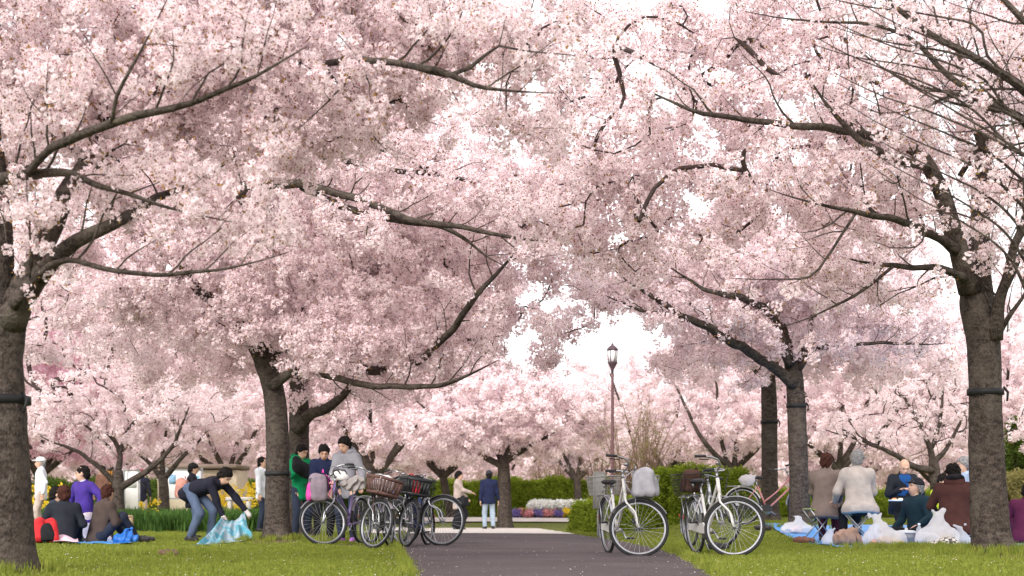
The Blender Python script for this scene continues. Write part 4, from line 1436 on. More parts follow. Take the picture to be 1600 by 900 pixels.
def wire_basket(w0, w1, d0, d1, h, solid=False, n=9):
    """Open basket: bottom w0 x d0, top w1 x d1 (x across, y depth), base at z=0."""
    mb = MB()
    def ring(t):
        a, b = w0 + (w1 - w0) * t, d0 + (d1 - d0) * t
        return [np.array([sx * a / 2, sy * b / 2, t * h]) for sx, sy in ((-1, -1), (1, -1), (1, 1), (-1, 1))]
    for t in (0, .25, .5, .75, 1.0):
        q = ring(t)
        for i in range(4):
            mb.tube([q[i], q[(i + 1) % 4]], .006 if t == 1 else .003, 4)
    lo, hi = ring(0), ring(1)
    for i in range(4):
        for s in np.linspace(0, 1, n)[:-1]:
            mb.tube([lo[i] * (1 - s) + lo[(i + 1) % 4] * s, hi[i] * (1 - s) + hi[(i + 1) % 4] * s], .0028, 3, caps=False)
    for s in np.linspace(0, 1, 6):
        mb.tube([lo[0] * (1 - s) + lo[1] * s, lo[3] * (1 - s) + lo[2] * s], .0028, 3, caps=False)
    if solid:
        for i in range(4):
            for s0, s1, e0, e1 in [(0.02, .98, .0, .16), (0.02, .98, .84, 1.0)] + [(q / 7 + .015, q / 7 + .085, .16, .84) for q in range(7)]:
                def pt(s, t, off):
                    q = ring(t); p = q[i] * (1 - s) + q[(i + 1) % 4] * s
                    nn = unit(np.cross(q[(i + 1) % 4] - q[i], [0, 0, 1])); return p + nn * off
                vs = [pt(s0, e0, 0), pt(s1, e0, 0), pt(s1, e1, 0), pt(s0, e1, 0), pt(s0, e0, .006), pt(s1, e0, .006), pt(s1, e1, .006), pt(s0, e1, .006)]
                mb.add(vs, [(0, 3, 2, 1), (4, 5, 6, 7), (0, 1, 5, 4), (2, 3, 7, 6), (1, 2, 6, 5), (3, 0, 4, 7)])
        q = ring(.01)
        mb.add(q, [(0, 1, 2, 3)])
    return mb


def bicycle(label, rear_xy, front_xy, paint, steer=0.0, R=.335, style='step', basket=None, basket_mat=None, rear_basket=None,
            fender='chrome', lean=3.0, rack=True, rear_basket_mat=None, bar='upright'):
    """rear_xy/front_xy: ground points of the two wheels."""
    rx, ry = rear_xy; fx, fy = front_xy
    ang = math.atan2(fy - ry, fx - rx)
    wb = 1.10
    z = tz((rx + fx) / 2, (ry + fy) / 2)
    root = empty('bicycle', (rx, ry, z + .004), 0, label, 'bicycle', 'parked bicycles')
    zf = tz(fx, fy) - tz(rx, ry)
    root.location.z = tz(rx, ry) + .004
    root.rotation_euler = (math.radians(lean), -math.atan2(zf, wb), ang)
    pm = PAINT[paint]
    fm = CHROME if fender == 'chrome' else PAINT.get(fender, BLACKP)
    H1, H2 = np.array([wb - .285, 0, .87]), np.array([wb - .225, 0, .68])
    BB = np.array([.44, 0, .285])
    ST = np.array([.27, 0, .70])            # seat tube top
    ax = unit(H1 - H2)
    Rm = rot_axis(ax, steer)
    T = np.eye(4); T[:3, :3] = Rm; T[:3, 3] = H2 - Rm @ H2
    # frame
    f = MB()
    f.tube([BB, ST], .0165, 10)
    if style == 'step':
        mid = np.array([.58, 0, .42])
        f.tube(catmull([H2 + ax * .02, mid + [.06, 0, .05], BB], .05), .0185, 10)
        f.tube(catmull([H1 - ax * .05, mid + [.02, 0, .17], BB + (ST - BB) * .32], .05), .015, 10)
    else:
        f.tube([H1 - ax * .04, ST - [0, 0, .03]], .0155, 10)
        f.tube([H2 + ax * .02, BB], .019, 10)
    f.tube([H2, H1], .021, 10)
    for s in (-1, 1):
        f.tube([BB + [0, s * .03, 0], (0, s * .06, R)], .010, 8)
        f.tube([ST + [-.01, s * .012, -.04], (0, s * .06, R)], .0085, 8)
    f.tube([BB + [0, -.045, 0], BB + [0, .045, 0]], .024, 12)
    f.build('frame', pm, root)
    # wheels
    def put_wheel(c, TT):
        w = wheel_parts(R)
        TL = np.eye(4); TL[:3, 3] = c
        X = TT @ TL
        for m in w.values():
            m.xf(X)
        main = w['hub'].build('wheel', RIMM, root)
        w['tyre'].build('tyre', TYRE, main); w['rim'].build('rim', RIMM, main); w['spoke_set'].build('spoke_set', CHROME, main)
    put_wheel((0, 0, R), np.eye(4))
    FH = np.array([wb, 0, R])
    put_wheel(FH, T)
    # fork
    fk = MB()
    for s in (-1, 1):
        fk.tube(catmull([H2 + [0, s * .03, 0], H2 + [.03, s * .05, -.09], FH + [-.075, s * .052, .16], FH + [-.03, s * .052, .05], FH + [0, s * .052, 0]], .04), np.interp(np.linspace(0, 1, len(catmull([H2 + [0, s * .03, 0], H2 + [.03, s * .05, -.09], FH + [-.075, s * .052, .16], FH + [-.03, s * .052, .05], FH + [0, s * .052, 0]], .04))), [0, 1], [.014, .009]), 8)
    fk.tube([H2 + [0, -.035, 0], H2 + [0, .035, 0]], .018, 8)
    fk.xf(T).build('fork', pm if paint in ('white', 'silver', 'pink') else CHROME, root)
    # mudguards
    arc_strip(R + .022, math.radians(25), math.radians(205), .030, c=(0, 0, R)).build('rear_mudguard', fm, root)
    mgf = arc_strip(R + .022, math.radians(40), math.radians(175), .030)
    TF = np.eye(4); TF[:3, 3] = FH
    mgf.xf(T @ TF).build('front_mudguard', fm, root)
    for s in (-1, 1):
        a = math.radians(190)
        MB().tube([(0, s * .06, R), (math.cos(a) * (R + .018), s * .028, R + math.sin(a) * (R + .018))], .003, 4).build('mudguard_stay', CHROME, root)
    # handlebar
    top = H1 + ax * .08
    hb = MB()
    hb.tube([H1, top], .013, 8)
    if bar == 'upright':
        for s in (-1, 1):
            hb.tube(catmull([top, top + [.05, s * .10, .045], top + [.03, s * .20, .085], top + [-.08, s * .255, .09], top + [-.20, s * .275, .07]], .03), .0105, 8)
    else:
        hb.tube([top + [0, -.28, .02], top + [.03, -.05, .02], top + [.03, .05, .02], top + [0, .28, .02]], .0105, 8)
    hb.tube([top + [-.0, -.02, 0], top + [-.0, .02, 0]], .018, 8)
    hbo = hb.xf(T).build('handlebar', CHROME, root)
    for s in (-1, 1):
        if bar == 'upright':
            g = MB().tube([top + [-.085, s * .256, .09], top + [-.14, s * .268, .083], top + [-.21, s * .277, .068]], [.015, .0165, .016], 8)
            lv = MB().tube([top + [-.05, s * .25, .085], top + [-.06, s * .235, .06], top + [-.16, s * .25, .05]], .006, 6)
        else:
            g = MB().tube([top + [.01, s * .17, .02], top + [0, s * .29, .02]], .016, 8)
            lv = MB().tube([top + [.03, s * .15, .015], top + [.06, s * .18, 0], top + [.05, s * .27, -.005]], .006, 6)
        g.xf(T).build('grip', BLACKP, hbo)
        lv.xf(T).build('brake_lever', BLACKP, hbo)
    MB().lathe([(.005, .03), (.026, .022), (.028, .008), (.02, 0)], 12, top + [.02, -.09, .055]).xf(T).build('bell', CHROME, hbo)
    # cables
    cb = MB()
    for s in (-1, 1):
        cb.tube(catmull([top + [-.04, s * .24, .08], top + [.12, s * .14, .10], top + [.13, s * .04, -.02], H2 + [.05, s * .02, .03]], .04), .003, 4)
    cb.xf(T).build('brake_cable', BLACKP, root)
    # seat
    MB().tube([ST - [0, 0, .05], ST + [-.035, 0, .11]], .0125, 8).build('seat_post', CHROME, root)
    sc_ = ST + [-.05, 0, .145]
    prof = [(-.13, .010, -.01), (-.125, .085, .012), (-.08, .098, .02), (-.02, .075, .016), (.04, .042, .012), (.10, .028, .012), (.135, .018, .004), (.14, .006, -.012)]
    vs, fs, n = [], [], 12
    for x, w, zt_ in prof:
        for j in range(n):
            a = 2 * math.pi * j / n
            vs.append(sc_ + [x, w * math.cos(a), zt_ * .5 + (.030 if math.sin(a) > 0 else .035) * math.sin(a) * (.6 + .4 * min(1, w / .05))])
    for i in range(len(prof) - 1):
        for j in range(n):
            fs.append((i * n + j, (i + 1) * n + j, (i + 1) * n + (j + 1) % n, i * n + (j + 1) % n))
    fs += [tuple(range(n)), tuple((len(prof) - 1) * n + j for j in range(n))[::-1]]
    MB().add(vs, fs).build('saddle', SEATM, root)
    for s in (-1, 1):
        MB().tube([sc_ + [-.10, s * .05, -.06], sc_ + [-.10, s * .05, -.01]], .016, 8).build('saddle_spring', CHROME, root)
    # drivetrain
    cr = MB().lathe([(.085, -.003), (.09, 0), (.085, .003)], 28, BB + [0, -.05, 0], np.array([[1, 0, 0], [0, 0, 1], [0, -1, 0]]))
    ca = math.radians(-35)
    for s in (-1, 1):
        e = BB + np.array([math.cos(ca) * .165 * s, s * .075, math.sin(ca) * .165 * s])
        cr.tube([BB + [0, s * .055, 0], e], .011, 6)
    cro = cr.build('crank', CHROME, root)
    for s in (-1, 1):
        e = BB + np.array([math.cos(ca) * .165 * s, s * .125, math.sin(ca) * .165 * s])
        MB().box(e, (.085, .085, .024), bev=.006).build('pedal', BLACKP, cro)
    cg = MB()
    rot = np.array([[1, 0, 0], [0, 0, 1], [0, -1, 0.]])
    pts = [BB + [.12, -.062, .03], BB + [.05, -.062, .095], BB + [-.05, -.062, .085], (0.02, -.062, R + .05), (-.03, -.062, R + .03), (-.03, -.062, R - .04), (.10, -.062, R - .05), BB + [-.02, -.062, -.03], BB + [.08, -.062, -.03]]
    k = len(pts)
    cg.add([np.array(p) for p in pts] + [np.array(p) + [0, -.014, 0] for p in pts], [tuple(range(k)), tuple(k + j for j in range(k))[::-1]] + [(j, j + k, (j + 1) % k + k, (j + 1) % k) for j in range(k)])
    cg.build('chain_guard', pm if paint == 'white' else BLACKP, root, smooth=False)
    # stand
    if lean is not None:
        MB().tube(catmull([(0.0, .065, R - .02), (.02, .10, R * .5), (.03, .155, .01)], .05), .008, 6).build('kickstand', CHROME, root)
    if rack:
        rk = MB()
        for s in (-1, 1):
            rk.tube(catmull([(.20, s * .03, .60), (.10, s * .06, R + .36), (-.28, s * .06, R + .355)], .06), .006, 6)
            rk.tube([(0, s * .065, R), (-.14, s * .06, R + .355)], .0055, 6)
        for x in (.08, -.02, -.12, -.22, -.28):
            rk.tube([(x, -.06, R + .357), (x, .06, R + .357)], .005, 6)
        rk.build('rack', CHROME if paint != 'black' else BLACKP, root)
    MB().ell((-R - .035, 0, R + .10), (.014, .028, .034), 10, 6).build('rear_reflector', LENS_R, root)
    MB().lathe([(.012, 0), (.034, .02), (.038, .06), (.03, .065)], 12, FH + [-.10, .085, .10], np.array([[0, 0, 1], [0, 1, 0], [-1, 0, 0.]])).xf(T).build('headlamp', BLACKP, root)
    bpos = H2 + np.array([.20, 0, .045])
    if basket:
        w0, w1, d0, d1, h = basket[:5]
        b = wire_basket(w0, w1, d0, d1, h, solid=basket[5])
        RB = np.array([[0, 1, 0], [-1, 0, 0], [0, 0, 1.0]])
        b.v = [tuple(np.array(v) @ RB.T + bpos) for v in b.v]
        b.tube([bpos + [-.1, -.05, .0], FH + [-.02, -.055, .01]], .005, 6); b.tube([bpos + [-.1, .05, .0], FH + [-.02, .055, .01]], .005, 6)
        b.tube([bpos + [-.13, 0, .12], H1 + [.01, 0, -.02]], .006, 6)
        b.xf(T).build('basket', basket_mat or BLACKP, root)
    if rear_basket:
        w0, w1, d0, d1, h = rear_basket[:5]
        b = wire_basket(w0, w1, d0, d1, h, solid=rear_basket[5])
        b.v = [tuple(np.array([v[1] - .12, v[0], v[2] + R + .366])) for v in b.v]
        b.build('rear_basket', rear_basket_mat or BLACKP, root)
    # places on this bicycle, in world space, for what its baskets carry
    mw = Matrix.Translation(root.location) @ root.rotation_euler.to_matrix().to_4x4()
    wp = lambda p: np.array(mw @ Vector((T @ np.append(p, 1))[:3]))
    fr = wp(bpos)
    rr_ = np.array(mw @ Vector((-.12, 0, R + .37)))
    return root, fr, rr_, ang + steer, ang


def XY(px, d):
    return (GX(px, d), d)


BROWN_BK = M('brown_basket', (0.11, 0.055, 0.045), 0.6, .15)
GREY_BK = M('grey_wire', (0.30, 0.30, 0.30), 0.5, .1, metallic=.3)
rad = math.radians
b5, b5f, b5r, b5s, b5a = bicycle('white city bicycle at the path edge with grey bag in its front basket', XY(951, 16.75), XY(985, 15.75), 'white', steer=rad(78), basket=(.26, .36, .20, .27, .20, False), basket_mat=GREY_BK, rear_basket=(.30, .36, .26, .32, .22, False), rear_basket_mat=GREY_BK, lean=2)
b6, b6f, b6r, b6s, b6a = bicycle('white city bicycle on the grass with dark basket behind its saddle', XY(1088, 16.45), XY(1130, 15.55), 'white', steer=rad(62), rear_basket=(.30, .38, .30, .38, .24, False), lean=2)
b7, b7f, b7r, b7s, b7a = bicycle('pink framed bicycle by the slim strapped trunk', XY(1160, 25.2), XY(1236, 24.9), 'pink', steer=rad(-25), basket=(.24, .34, .20, .26, .22, False), basket_mat=BROWN_BK, fender='white', lean=3)
b8, b8f, b8r, b8s, b8a = bicycle('silver bicycle half hidden behind the white one on the grass', XY(1080, 19.6), XY(1112, 18.8), 'silver', steer=rad(30), lean=3, bar='flat', rack=True)
b1, b1f, b1r, b1s, b1a = bicycle('violet bicycle nearest the dark trunk with pink bag over its front', XY(566, 20.3), XY(531, 19.6), 'violet', steer=rad(-50), R=.335, basket=(.24, .32, .2, .25, .2, False), lean=3)
b2, b2f, b2r, b2s, b2a = bicycle('bicycle with slatted brown basket, middle of the left row', XY(608, 19.9), XY(584, 19.0), 'black', steer=rad(55), basket=(.34, .42, .24, .30, .24, True), basket_mat=BROWN_BK, fender='chrome', lean=3)
b3, b3f, b3r, b3s, b3a = bicycle('dark blue bicycle with black wire basket, third in the left row', XY(668, 20.6), XY(640, 19.75), 'navy', steer=rad(42), basket=(.30, .38, .24, .30, .24, True), basket_mat=BLACKP, fender='black', lean=3)
b4, b4f, b4r, b4s, b4a = bicycle('black bicycle with large side-on wheel at the path end of the row', XY(622, 21.0), XY(664, 20.45), 'black', steer=rad(28), R=.36, fender='black', lean=3, bar='flat', rack=False)
b9, b9f, b9r, b9s, b9a = bicycle('blue bicycle mostly hidden at the back of the left row', XY(580, 21.8), XY(612, 21.2), 'navy', steer=rad(20), fender='chrome', lean=3)

# ================================================================== PEOPLE
def surface_net(f, lo, h):
    """Surface of the zero level of a sampled field."""
    s = f < 0
    nx, ny, nz = f.shape
    acc = np.zeros((nx - 1, ny - 1, nz - 1, 3)); cnt = np.zeros((nx - 1, ny - 1, nz - 1))
    I = np.stack(np.meshgrid(np.arange(nx), np.arange(ny), np.arange(nz), indexing='ij'), -1).astype(float)
    edges = []
    for axis in range(3):
        a = [slice(None)] * 3; b = [slice(None)] * 3
        a[axis] = slice(0, -1); b[axis] = slice(1, None)
        fa, fb = f[tuple(a)], f[tuple(b)]
        cross = (s[tuple(a)] != s[tuple(b)])
        t = np.where(cross, fa / np.where(cross, fa - fb, 1), 0)
        pos = I[tuple(a)].copy(); pos[..., axis] += t
        o1, o2 = [q for q in range(3) if q != axis]
        for d1 in (0, 1):
            for d2 in (0, 1):
                # the edge at index e is an edge of the cell e - (d1, d2) in the other axes
                se = [slice(None)] * 3
                se[o1] = slice(d1, (f.shape[o1] - 1) + d1); se[o2] = slice(d2, (f.shape[o2] - 1) + d2)
                c = cross[tuple(se)]
                acc += np.where(c[..., None], pos[tuple(se)], 0); cnt += c
        edges.append(cross)
    act = cnt > 0
    vid = -np.ones(act.shape, int)
    vid[act] = np.arange(act.sum())
    verts = acc[act] / cnt[act][:, None] * h + lo
    faces = []
    for axis in range(3):
        o1, o2 = [q for q in range(3) if q != axis]
        cr = np.argwhere(edges[axis])
        ok = (cr[:, o1] > 0) & (cr[:, o2] > 0) & (cr[:, o1] < f.shape[o1] - 1) & (cr[:, o2] < f.shape[o2] - 1)
        cr = cr[ok]
        def cid(d1, d2):
            q = cr.copy(); q[:, o1] -= d1; q[:, o2] -= d2
            return vid[q[:, 0], q[:, 1], q[:, 2]]
        quad = np.stack([cid(1, 1), cid(0, 1), cid(0, 0), cid(1, 0)], 1)
        inside = s[cr[:, 0], cr[:, 1], cr[:, 2]]
        flip = inside if axis != 1 else ~inside
        quad[~flip] = quad[~flip][:, ::-1]
        faces.append(quad)
    return verts, np.vstack(faces)


class SDF:
    def __init__(self):
        self.p = []; self.cut = []; self.lo = []; self.hi = []; self.mid = {}

    def cone(self, a, b, ra, rb, k=.03, frame=None):
        """Rounded cone; frame = (3x3 rows axes, scales) squeezes it along those axes."""
        a, b = np.asarray(a, float), np.asarray(b, float)
        self.p.append((a, b, ra, rb, k, frame))
        m = max(ra, rb) * 1.5 + .03
        self.lo.append(np.minimum(a, b) - m); self.hi.append(np.maximum(a, b) + m)
        return self

    def ell(self, c, axes, radii, k=.02):
        """Ellipsoid: rows of axes, radii along them."""
        c = np.asarray(c, float); r0 = min(radii)
        self.p.append((c, c, r0, r0, k, (np.asarray(axes, float), [r0 / q for q in radii])))
        m = max(radii) + .03
        self.lo.append(c - m); self.hi.append(c + m)
        return self

    def plane(self, pt, n):
        """Keeps the side the normal points away from."""
        self.cut.append((np.asarray(pt, float), unit(n))); return self

    def cut_here(self, pt, n):
        """Cuts only what has been added so far."""
        self.mid.setdefault(len(self.p), []).append((np.asarray(pt, float), unit(n))); return self

    def field(self, X):
        f = None
        for ip, (a, b, ra, rb, k, fr) in enumerate(self.p):
            for pt, nn in self.mid.get(ip, []):
                f = np.maximum(f, (X - pt) @ nn)
            if fr is None:
                q, q0, q1 = X, a, b
            else:
                A = fr[0] * np.asarray(fr[1])[:, None]
                q, q0, q1 = (X - a) @ A.T, np.zeros(3), A @ (b - a)
            ab = q1 - q0
            L2 = float(ab @ ab)
            if L2 < 1e-12:
                t = 0.0; d = np.linalg.norm(q - q0, axis=-1) - ra
            else:
                t = np.clip(((q - q0) @ ab) / L2, 0, 1)
                d = np.linalg.norm(q - q0 - t[..., None] * ab, axis=-1) - (ra + (rb - ra) * t)
            if f is None:
                f = d
            else:
                hh_ = np.clip(.5 + .5 * (f - d) / k, 0, 1)
                f = f * (1 - hh_) + d * hh_ - k * hh_ * (1 - hh_)
        return f

    def mesh(self, h, fold=0.0, seed=0, ffreq=22.0):
        lo = np.min(self.lo, 0) - h; hi = np.max(self.hi, 0) + h
        n = np.ceil((hi - lo) / h).astype(int) + 1
        ax = [lo[i] + h * np.arange(n[i]) for i in range(3)]
        X = np.stack(np.meshgrid(*ax, indexing='ij'), -1)
        f = self.field(X)
        if fold > 0:
            r = np.random.default_rng(seed)
            w = r.normal(0, 1, (4, 3)); w /= np.linalg.norm(w, axis=1)[:, None]
            w[:, 2] *= .8
            g = 0
            for i in range(4):
                g = g + np.sin(X @ w[i] * ffreq * (1 + .5 * i) + 2.2 * np.sin(X @ w[(i + 1) % 4] * ffreq * .5) + i) / (1 + .5 * i)
            f = f + fold * g
        for p, nn in self.cut:
            f = np.maximum(f, (X - p) @ nn)
        f[0], f[-1] = np.maximum(f[0], h), np.maximum(f[-1], h)
        f[:, 0], f[:, -1] = np.maximum(f[:, 0], h), np.maximum(f[:, -1], h)
        f[:, :, 0], f[:, :, -1] = np.maximum(f[:, :, 0], h), np.maximum(f[:, :, -1], h)
        return surface_net(f, lo, h)

    def build(self, name, h, material, parent, fold=0.0, seed=0, ffreq=22.0, extra=None):
        v, fc = self.mesh(h, fold, seed, ffreq)
        mb = MB(); mb.add(v, fc)
        if extra:
            mb.add(extra.v, extra.f)
        return mb.build(name, material, parent)


SKIN = M('skin', (0.52, 0.315, 0.225), 0.65, .08, 20, spec=.35)
HAIR = {'black': M('hair_black', (0.010, 0.008, 0.007), 0.8, .2, 60, bump=.4, bscale=120, spec=.12),
        'brown': M('hair_brown', (0.045, 0.016, 0.011), 0.8, .25, 60, bump=.4, bscale=120, spec=.12),
        'grey': M('hair_grey', (0.20, 0.19, 0.19), 0.6, .35, 70, bump=.4, bscale=120),
        'white': M('cap_white', (0.55, 0.55, 0.55), 0.7, .08)}
EYE = M('eye_dark', (0.015, 0.010, 0.008), 0.25, 0)
LIP = M('lip', (0.30, 0.10, 0.08), 0.5, .05)


def cloth(name, col, **k):
    kw = dict(rough=.85, var=.14, scale=9, bump=.25, bscale=26, spec=.15)
    kw.update(k)
    return M(name, col, **kw)


def ik(a, t, l1, l2, pole):
    d = t - a
    L = min(np.linalg.norm(d), (l1 + l2) * .999)
    u = unit(d)
    ca = np.clip((l1 * l1 + L * L - l2 * l2) / (2 * l1 * L), -1, 1)
    p = np.asarray(pole, float) - u * np.dot(pole, u)
    p = unit(p)
    return a + u * l1 * ca + p * l1 * math.sqrt(max(0, 1 - ca * ca)), a + u * L


def person(label, x, y, face, s=1.0, pelvis=(0, 0, .90), lean=0.0, side=0.0, head=(0, 0), hands=None, feet=None, sole=True,
           top='navy', tlen=.12, bottom='jeans', shoes='dark_shoe', hair='black', hairstyle='short', hat=None, z=None, vox=.019, hood=None,
           collar=None, knees=None, elbows=None, fat=1.0, coat=0.0, skirt=None, bald=False, glove=None, scarf=None, shoulders=.172, detail=True, sleeve=True, bib=None):
    seed = abs(hash(label)) % 9999 if False else sum(map(ord, label)) % 9999
    if z is None:
        z = tz(x, y)
    root = empty('person', (x, y, z), math.radians(face), label, 'person', 'people in the park')
    root.scale = (s, s, s)
    la, sa = math.radians(lean), math.radians(side)
    u = np.array([math.sin(sa), -math.sin(la) * math.cos(sa), math.cos(la) * math.cos(sa)])
    a = unit(np.array([1, 0, 0]) - u * u[0])
    fw = np.cross(u, a); fw = -np.cross(a, u) if False else np.cross(a, u) * 1.0
    # a x u points backwards or forwards: make it forwards (-y when upright)
    if fw[1] > 0 and abs(lean) < 80:
        fw = -fw
    pel = np.asarray(pelvis, float)
    chest, neck = pel + u * .30, pel + u * .485
    sh = [pel + u * .435 + a * q * shoulders for q in (-1, 1)]
    hj = [pel + a * q * .085 - np.array([0, 0, .02]) for q in (-1, 1)]
    hands = hands or [(-.26, -.06, pel[2] - .10), (.26, -.06, pel[2] - .10)]
    feet = feet or [(-.10, .02, .075), (.10, -.02, .075)]
    eb, wr, kn, an = [], [], [], []
    for i, q in enumerate((-1, 1)):
        pole = np.array(elbows[i]) if elbows else np.array([q * .5, .6, -.6])
        e, w = ik(sh[i], np.asarray(hands[i], float), .275, .245, pole)
        eb.append(e); wr.append(w)
        pole = np.array(knees[i]) if knees else np.array([q * .15, -1, .1])
        k_, f_ = ik(hj[i], np.asarray(feet[i], float), .42, .41, pole)
        kn.append(k_); an.append(f_)
    hy, hp = math.radians(head[0]), math.radians(head[1])
    hu = unit(u * .45 + np.array([0, 0, .55]))
    Rh = rot_axis([0, 0, 1], hy) @ rot_axis([1, 0, 0], hp)
    hup = unit(Rh @ np.array([0, 0, 1.0])); hfw = unit(Rh @ np.array([0, -1.0, 0])); hr = np.cross(hfw, hup)
    hc = neck + hu * .056 + hup * .088 + hfw * .022
    tf = (np.array([a, fw, u]), (1.0, 1.42, 1.0))
    # ---------------- body (skin): one continuous figure
    b = SDF()
    b.cone(pel, chest, .125 * fat, .135 * fat, .05, tf)
    b.cone(sh[0] - u * .02, sh[1] - u * .02, .052, .052, .06)
    b.cone(neck - u * .05, hc - hup * .05, .052, .050, .03)
    for i in range(2):
        b.cone(sh[i], eb[i], .046, .037, .03); b.cone(eb[i], wr[i], .037, .027, .02)
        b.cone(hj[i], kn[i], .075, .05, .03); b.cone(kn[i], an[i], .047, .033, .02)
        toe = unit(np.array([(-.15, .15)[i], -1, 0]))
        b.cone(an[i] + [0, .02, -.035], an[i] + toe * .13 + [0, 0, -.045], .032, .024, .02)
    hd = SDF()
    A = np.array([hr, hfw, hup])
    hd.ell(hc + hup * .025 - hfw * .012, A, (.076, .097, .100), .03)
    hd.ell(hc - hup * .045 + hfw * .024, A, (.059, .067, .074), .03)
    hd.cone(hc - hup * .10, neck - u * .02, .046, .052, .03)
    hd.cone(hc + hfw * .082 + hup * .005, hc + hfw * .100 - hup * .028, .008, .014, .018)
    hd.ell(hc + hfw * .078 + hup * .030, A, (.05, .018, .012), .02)
    hd.ell(hc + hfw * .084 - hup * .062, A, (.022, .012, .010), .012)
    for q in (-1, 1):
        hd.ell(hc + hr * q * .076 - hup * .005 - hfw * .006, A, (.010, .020, .030), .008)
    v, fcs = hd.mesh(.0105 if detail else .016)
    ex = MB(); ex.add(v, fcs)
    for i, q in enumerate((-1, 1)):
        dirv = unit(wr[i] - eb[i])
        sidev = unit(np.cross(dirv, [0, 0, 1.0]) if abs(dirv[2]) < .95 else np.array([0, -1.0, 0]))
        dn = np.cross(dirv, sidev)
        if dn[2] > 0: dn = -dn
        palm = wr[i] + dirv * .045
        ex.ell(palm, (.040, .050, .016), 10, 6, np.stack([sidev, dirv, dn], 1))
        for fi, (off, ln) in enumerate(((-.029, .062), (-.010, .074), (.009, .070), (.027, .055))):
            b0 = palm + dirv * .036 + sidev * off
            p1 = b0 + dirv * ln * .45 + dn * .006; p2 = p1 + dirv * ln * .32 + dn * .016; p3 = p2 + dirv * ln * .18 + dn * .018
            ex.tube([b0 - dirv * .02, p1, p2, p3], [.009, .0088, .008, .006], 6)
        b0 = palm - dirv * .02 - sidev * q * .028
        ex.tube([b0, b0 - sidev * q * .026 + dirv * .025 + dn * .006, b0 - sidev * q * .030 + dirv * .052 + dn * .014], [.012, .011, .008], 6)
    b.build('body', .021, SKIN, root, extra=ex)
    for q in (-1, 1):
        if detail:
            MB().ell(hc + hr * q * .031 + hup * .012 + hfw * .0865, (.011, .0055, .0065), 8, 6, np.stack([hr, hfw, hup], 1)).build('eye', EYE, root)
            MB().tube([hc + hr * q * .018 + hup * .033 + hfw * .0955, hc + hr * q * .034 + hup * .038 + hfw * .0915, hc + hr * q * .048 + hup * .032 + hfw * .081], [.003, .004, .002], 5).build('eyebrow', HAIR[hair if hair != 'white' else 'grey'], root)
    if detail:
        MB().tube([hc - hr * .02 - hup * .062 + hfw * .0915, hc - hup * .064 + hfw * .0975, hc + hr * .02 - hup * .062 + hfw * .0915], [.003, .0048, .003], 5).build('mouth', LIP, root)
    # ---------------- hair
    hs_ = SDF()
    hc2 = hc + hup * .030 - hfw * .020
    if not bald:
        R3 = {'short': (.086, .106, .106), 'bob': (.097, .112, .113), 'thick': (.094, .114, .109)}[hairstyle if hairstyle in ('bob', 'thick') else 'short']
        hs_.ell(hc2, A, R3, .02)
        if hairstyle == 'bob':
            hs_.ell(hc2 - hup * .075 - hfw * .035, A, (.090, .075, .075), .03)
        if hairstyle == 'bun':
            hs_.ell(hc2 - hup * .01 - hfw * .10, A, (.04, .035, .04), .02)
        hs_.plane(hc + hfw * .090 + hup * .060, unit(hfw * .70 - hup * .714))     # face stays free
        if hairstyle != 'bob':
            hs_.ell(hc2 - hup * .070 - hfw * .036, A, (.076, .062, .075), .03)
            hs_.plane(hc - hup * .108 - hfw * .06, unit(-hup * .90 + hfw * .42))
        hs_.build('hair', .011, HAIR[hair], root, fold=.0055, seed=seed, ffreq=85)
    else:
        for q in (-1, 1):
            t = SDF(); t.ell(hc + hr * q * .066 - hup * .005 - hfw * .035, A, (.016, .046, .036), .01)
            t.build('hair', .010, HAIR[hair], root, fold=.002, seed=seed, ffreq=70)
    if hat:
        t = SDF(); t.ell(hc2 + hup * .012 - hfw * .0, A, (.094, .113, .098), .02)
        if hat[1] == 'cap':
            t.ell(hc + hfw * .115 + hup * .050, A, (.062, .062, .010), .02)
        t.plane(hc + hup * .030, -hup)
        t.build('hat', .0115, hat[0], root, fold=.002, seed=seed)
    # ---------------- top garment
    tm = cloth(top[0], top[1]) if isinstance(top, tuple) else MATS[top]
    tf = (np.array([a, fw, u]), (1.0, 1.28, 1.0))
    t = SDF()
    low = pel - u * tlen * .6 - np.array([0, 0, tlen * .4]) if coat == 0 else pel - u * tlen
    t.cone(low, pel + u * .12, (.172 + coat) * fat, .152 * fat, .05, tf)
    t.cone(pel + u * .12, chest + u * .03, .150 * fat, .162 * fat, .06, tf)
    t.cone(sh[0] - u * .015, sh[1] - u * .015, .070, .070, .09)
    t.cone(chest + u * .05, neck + u * .02, .13, .068, .05, tf)
    if collar is not None:
        t.cone(neck + u * .0, neck + u * .035, .078, .072, .02)
    t.cut_here(low - u * .035 - np.array([0, 0, .03]), -unit(u + np.array([0, 0, .6])))
    t.cut_here(neck + u * (.055 if collar is not None else .03), unit(u * .9 + fw * .45))
    for i in range(2):
        if sleeve:
            t.cone(sh[i], eb[i], .070, .056, .04); t.cone(eb[i], wr[i] - unit(wr[i] - eb[i]) * .015, .056, .043, .03)
        else:
            t.cone(sh[i], sh[i] * .5 + eb[i] * .5, .070, .060, .04)
    t.build('jacket' if coat or collar is not None else 'top', vox, tm, root, fold=.0045, seed=seed, ffreq=17)
    if collar is not None and collar is not True:
        c = SDF(); c.cone(neck - u * .005, neck + u * .03, .066, .064, .02); c.plane(neck + u * .048, u)
        c.build('collar', .013, collar, root)
    if bib is not None:
        c = SDF(); c.cone(pel + u * .06 + fw * .068, chest + u * .10 + fw * .062, .125 * fat, .115 * fat, .03, (np.array([a, fw, u]), (1.0, 1.75, 1.0)))
        c.build('waistcoat', .015, bib, root, fold=.004, seed=seed + 3)
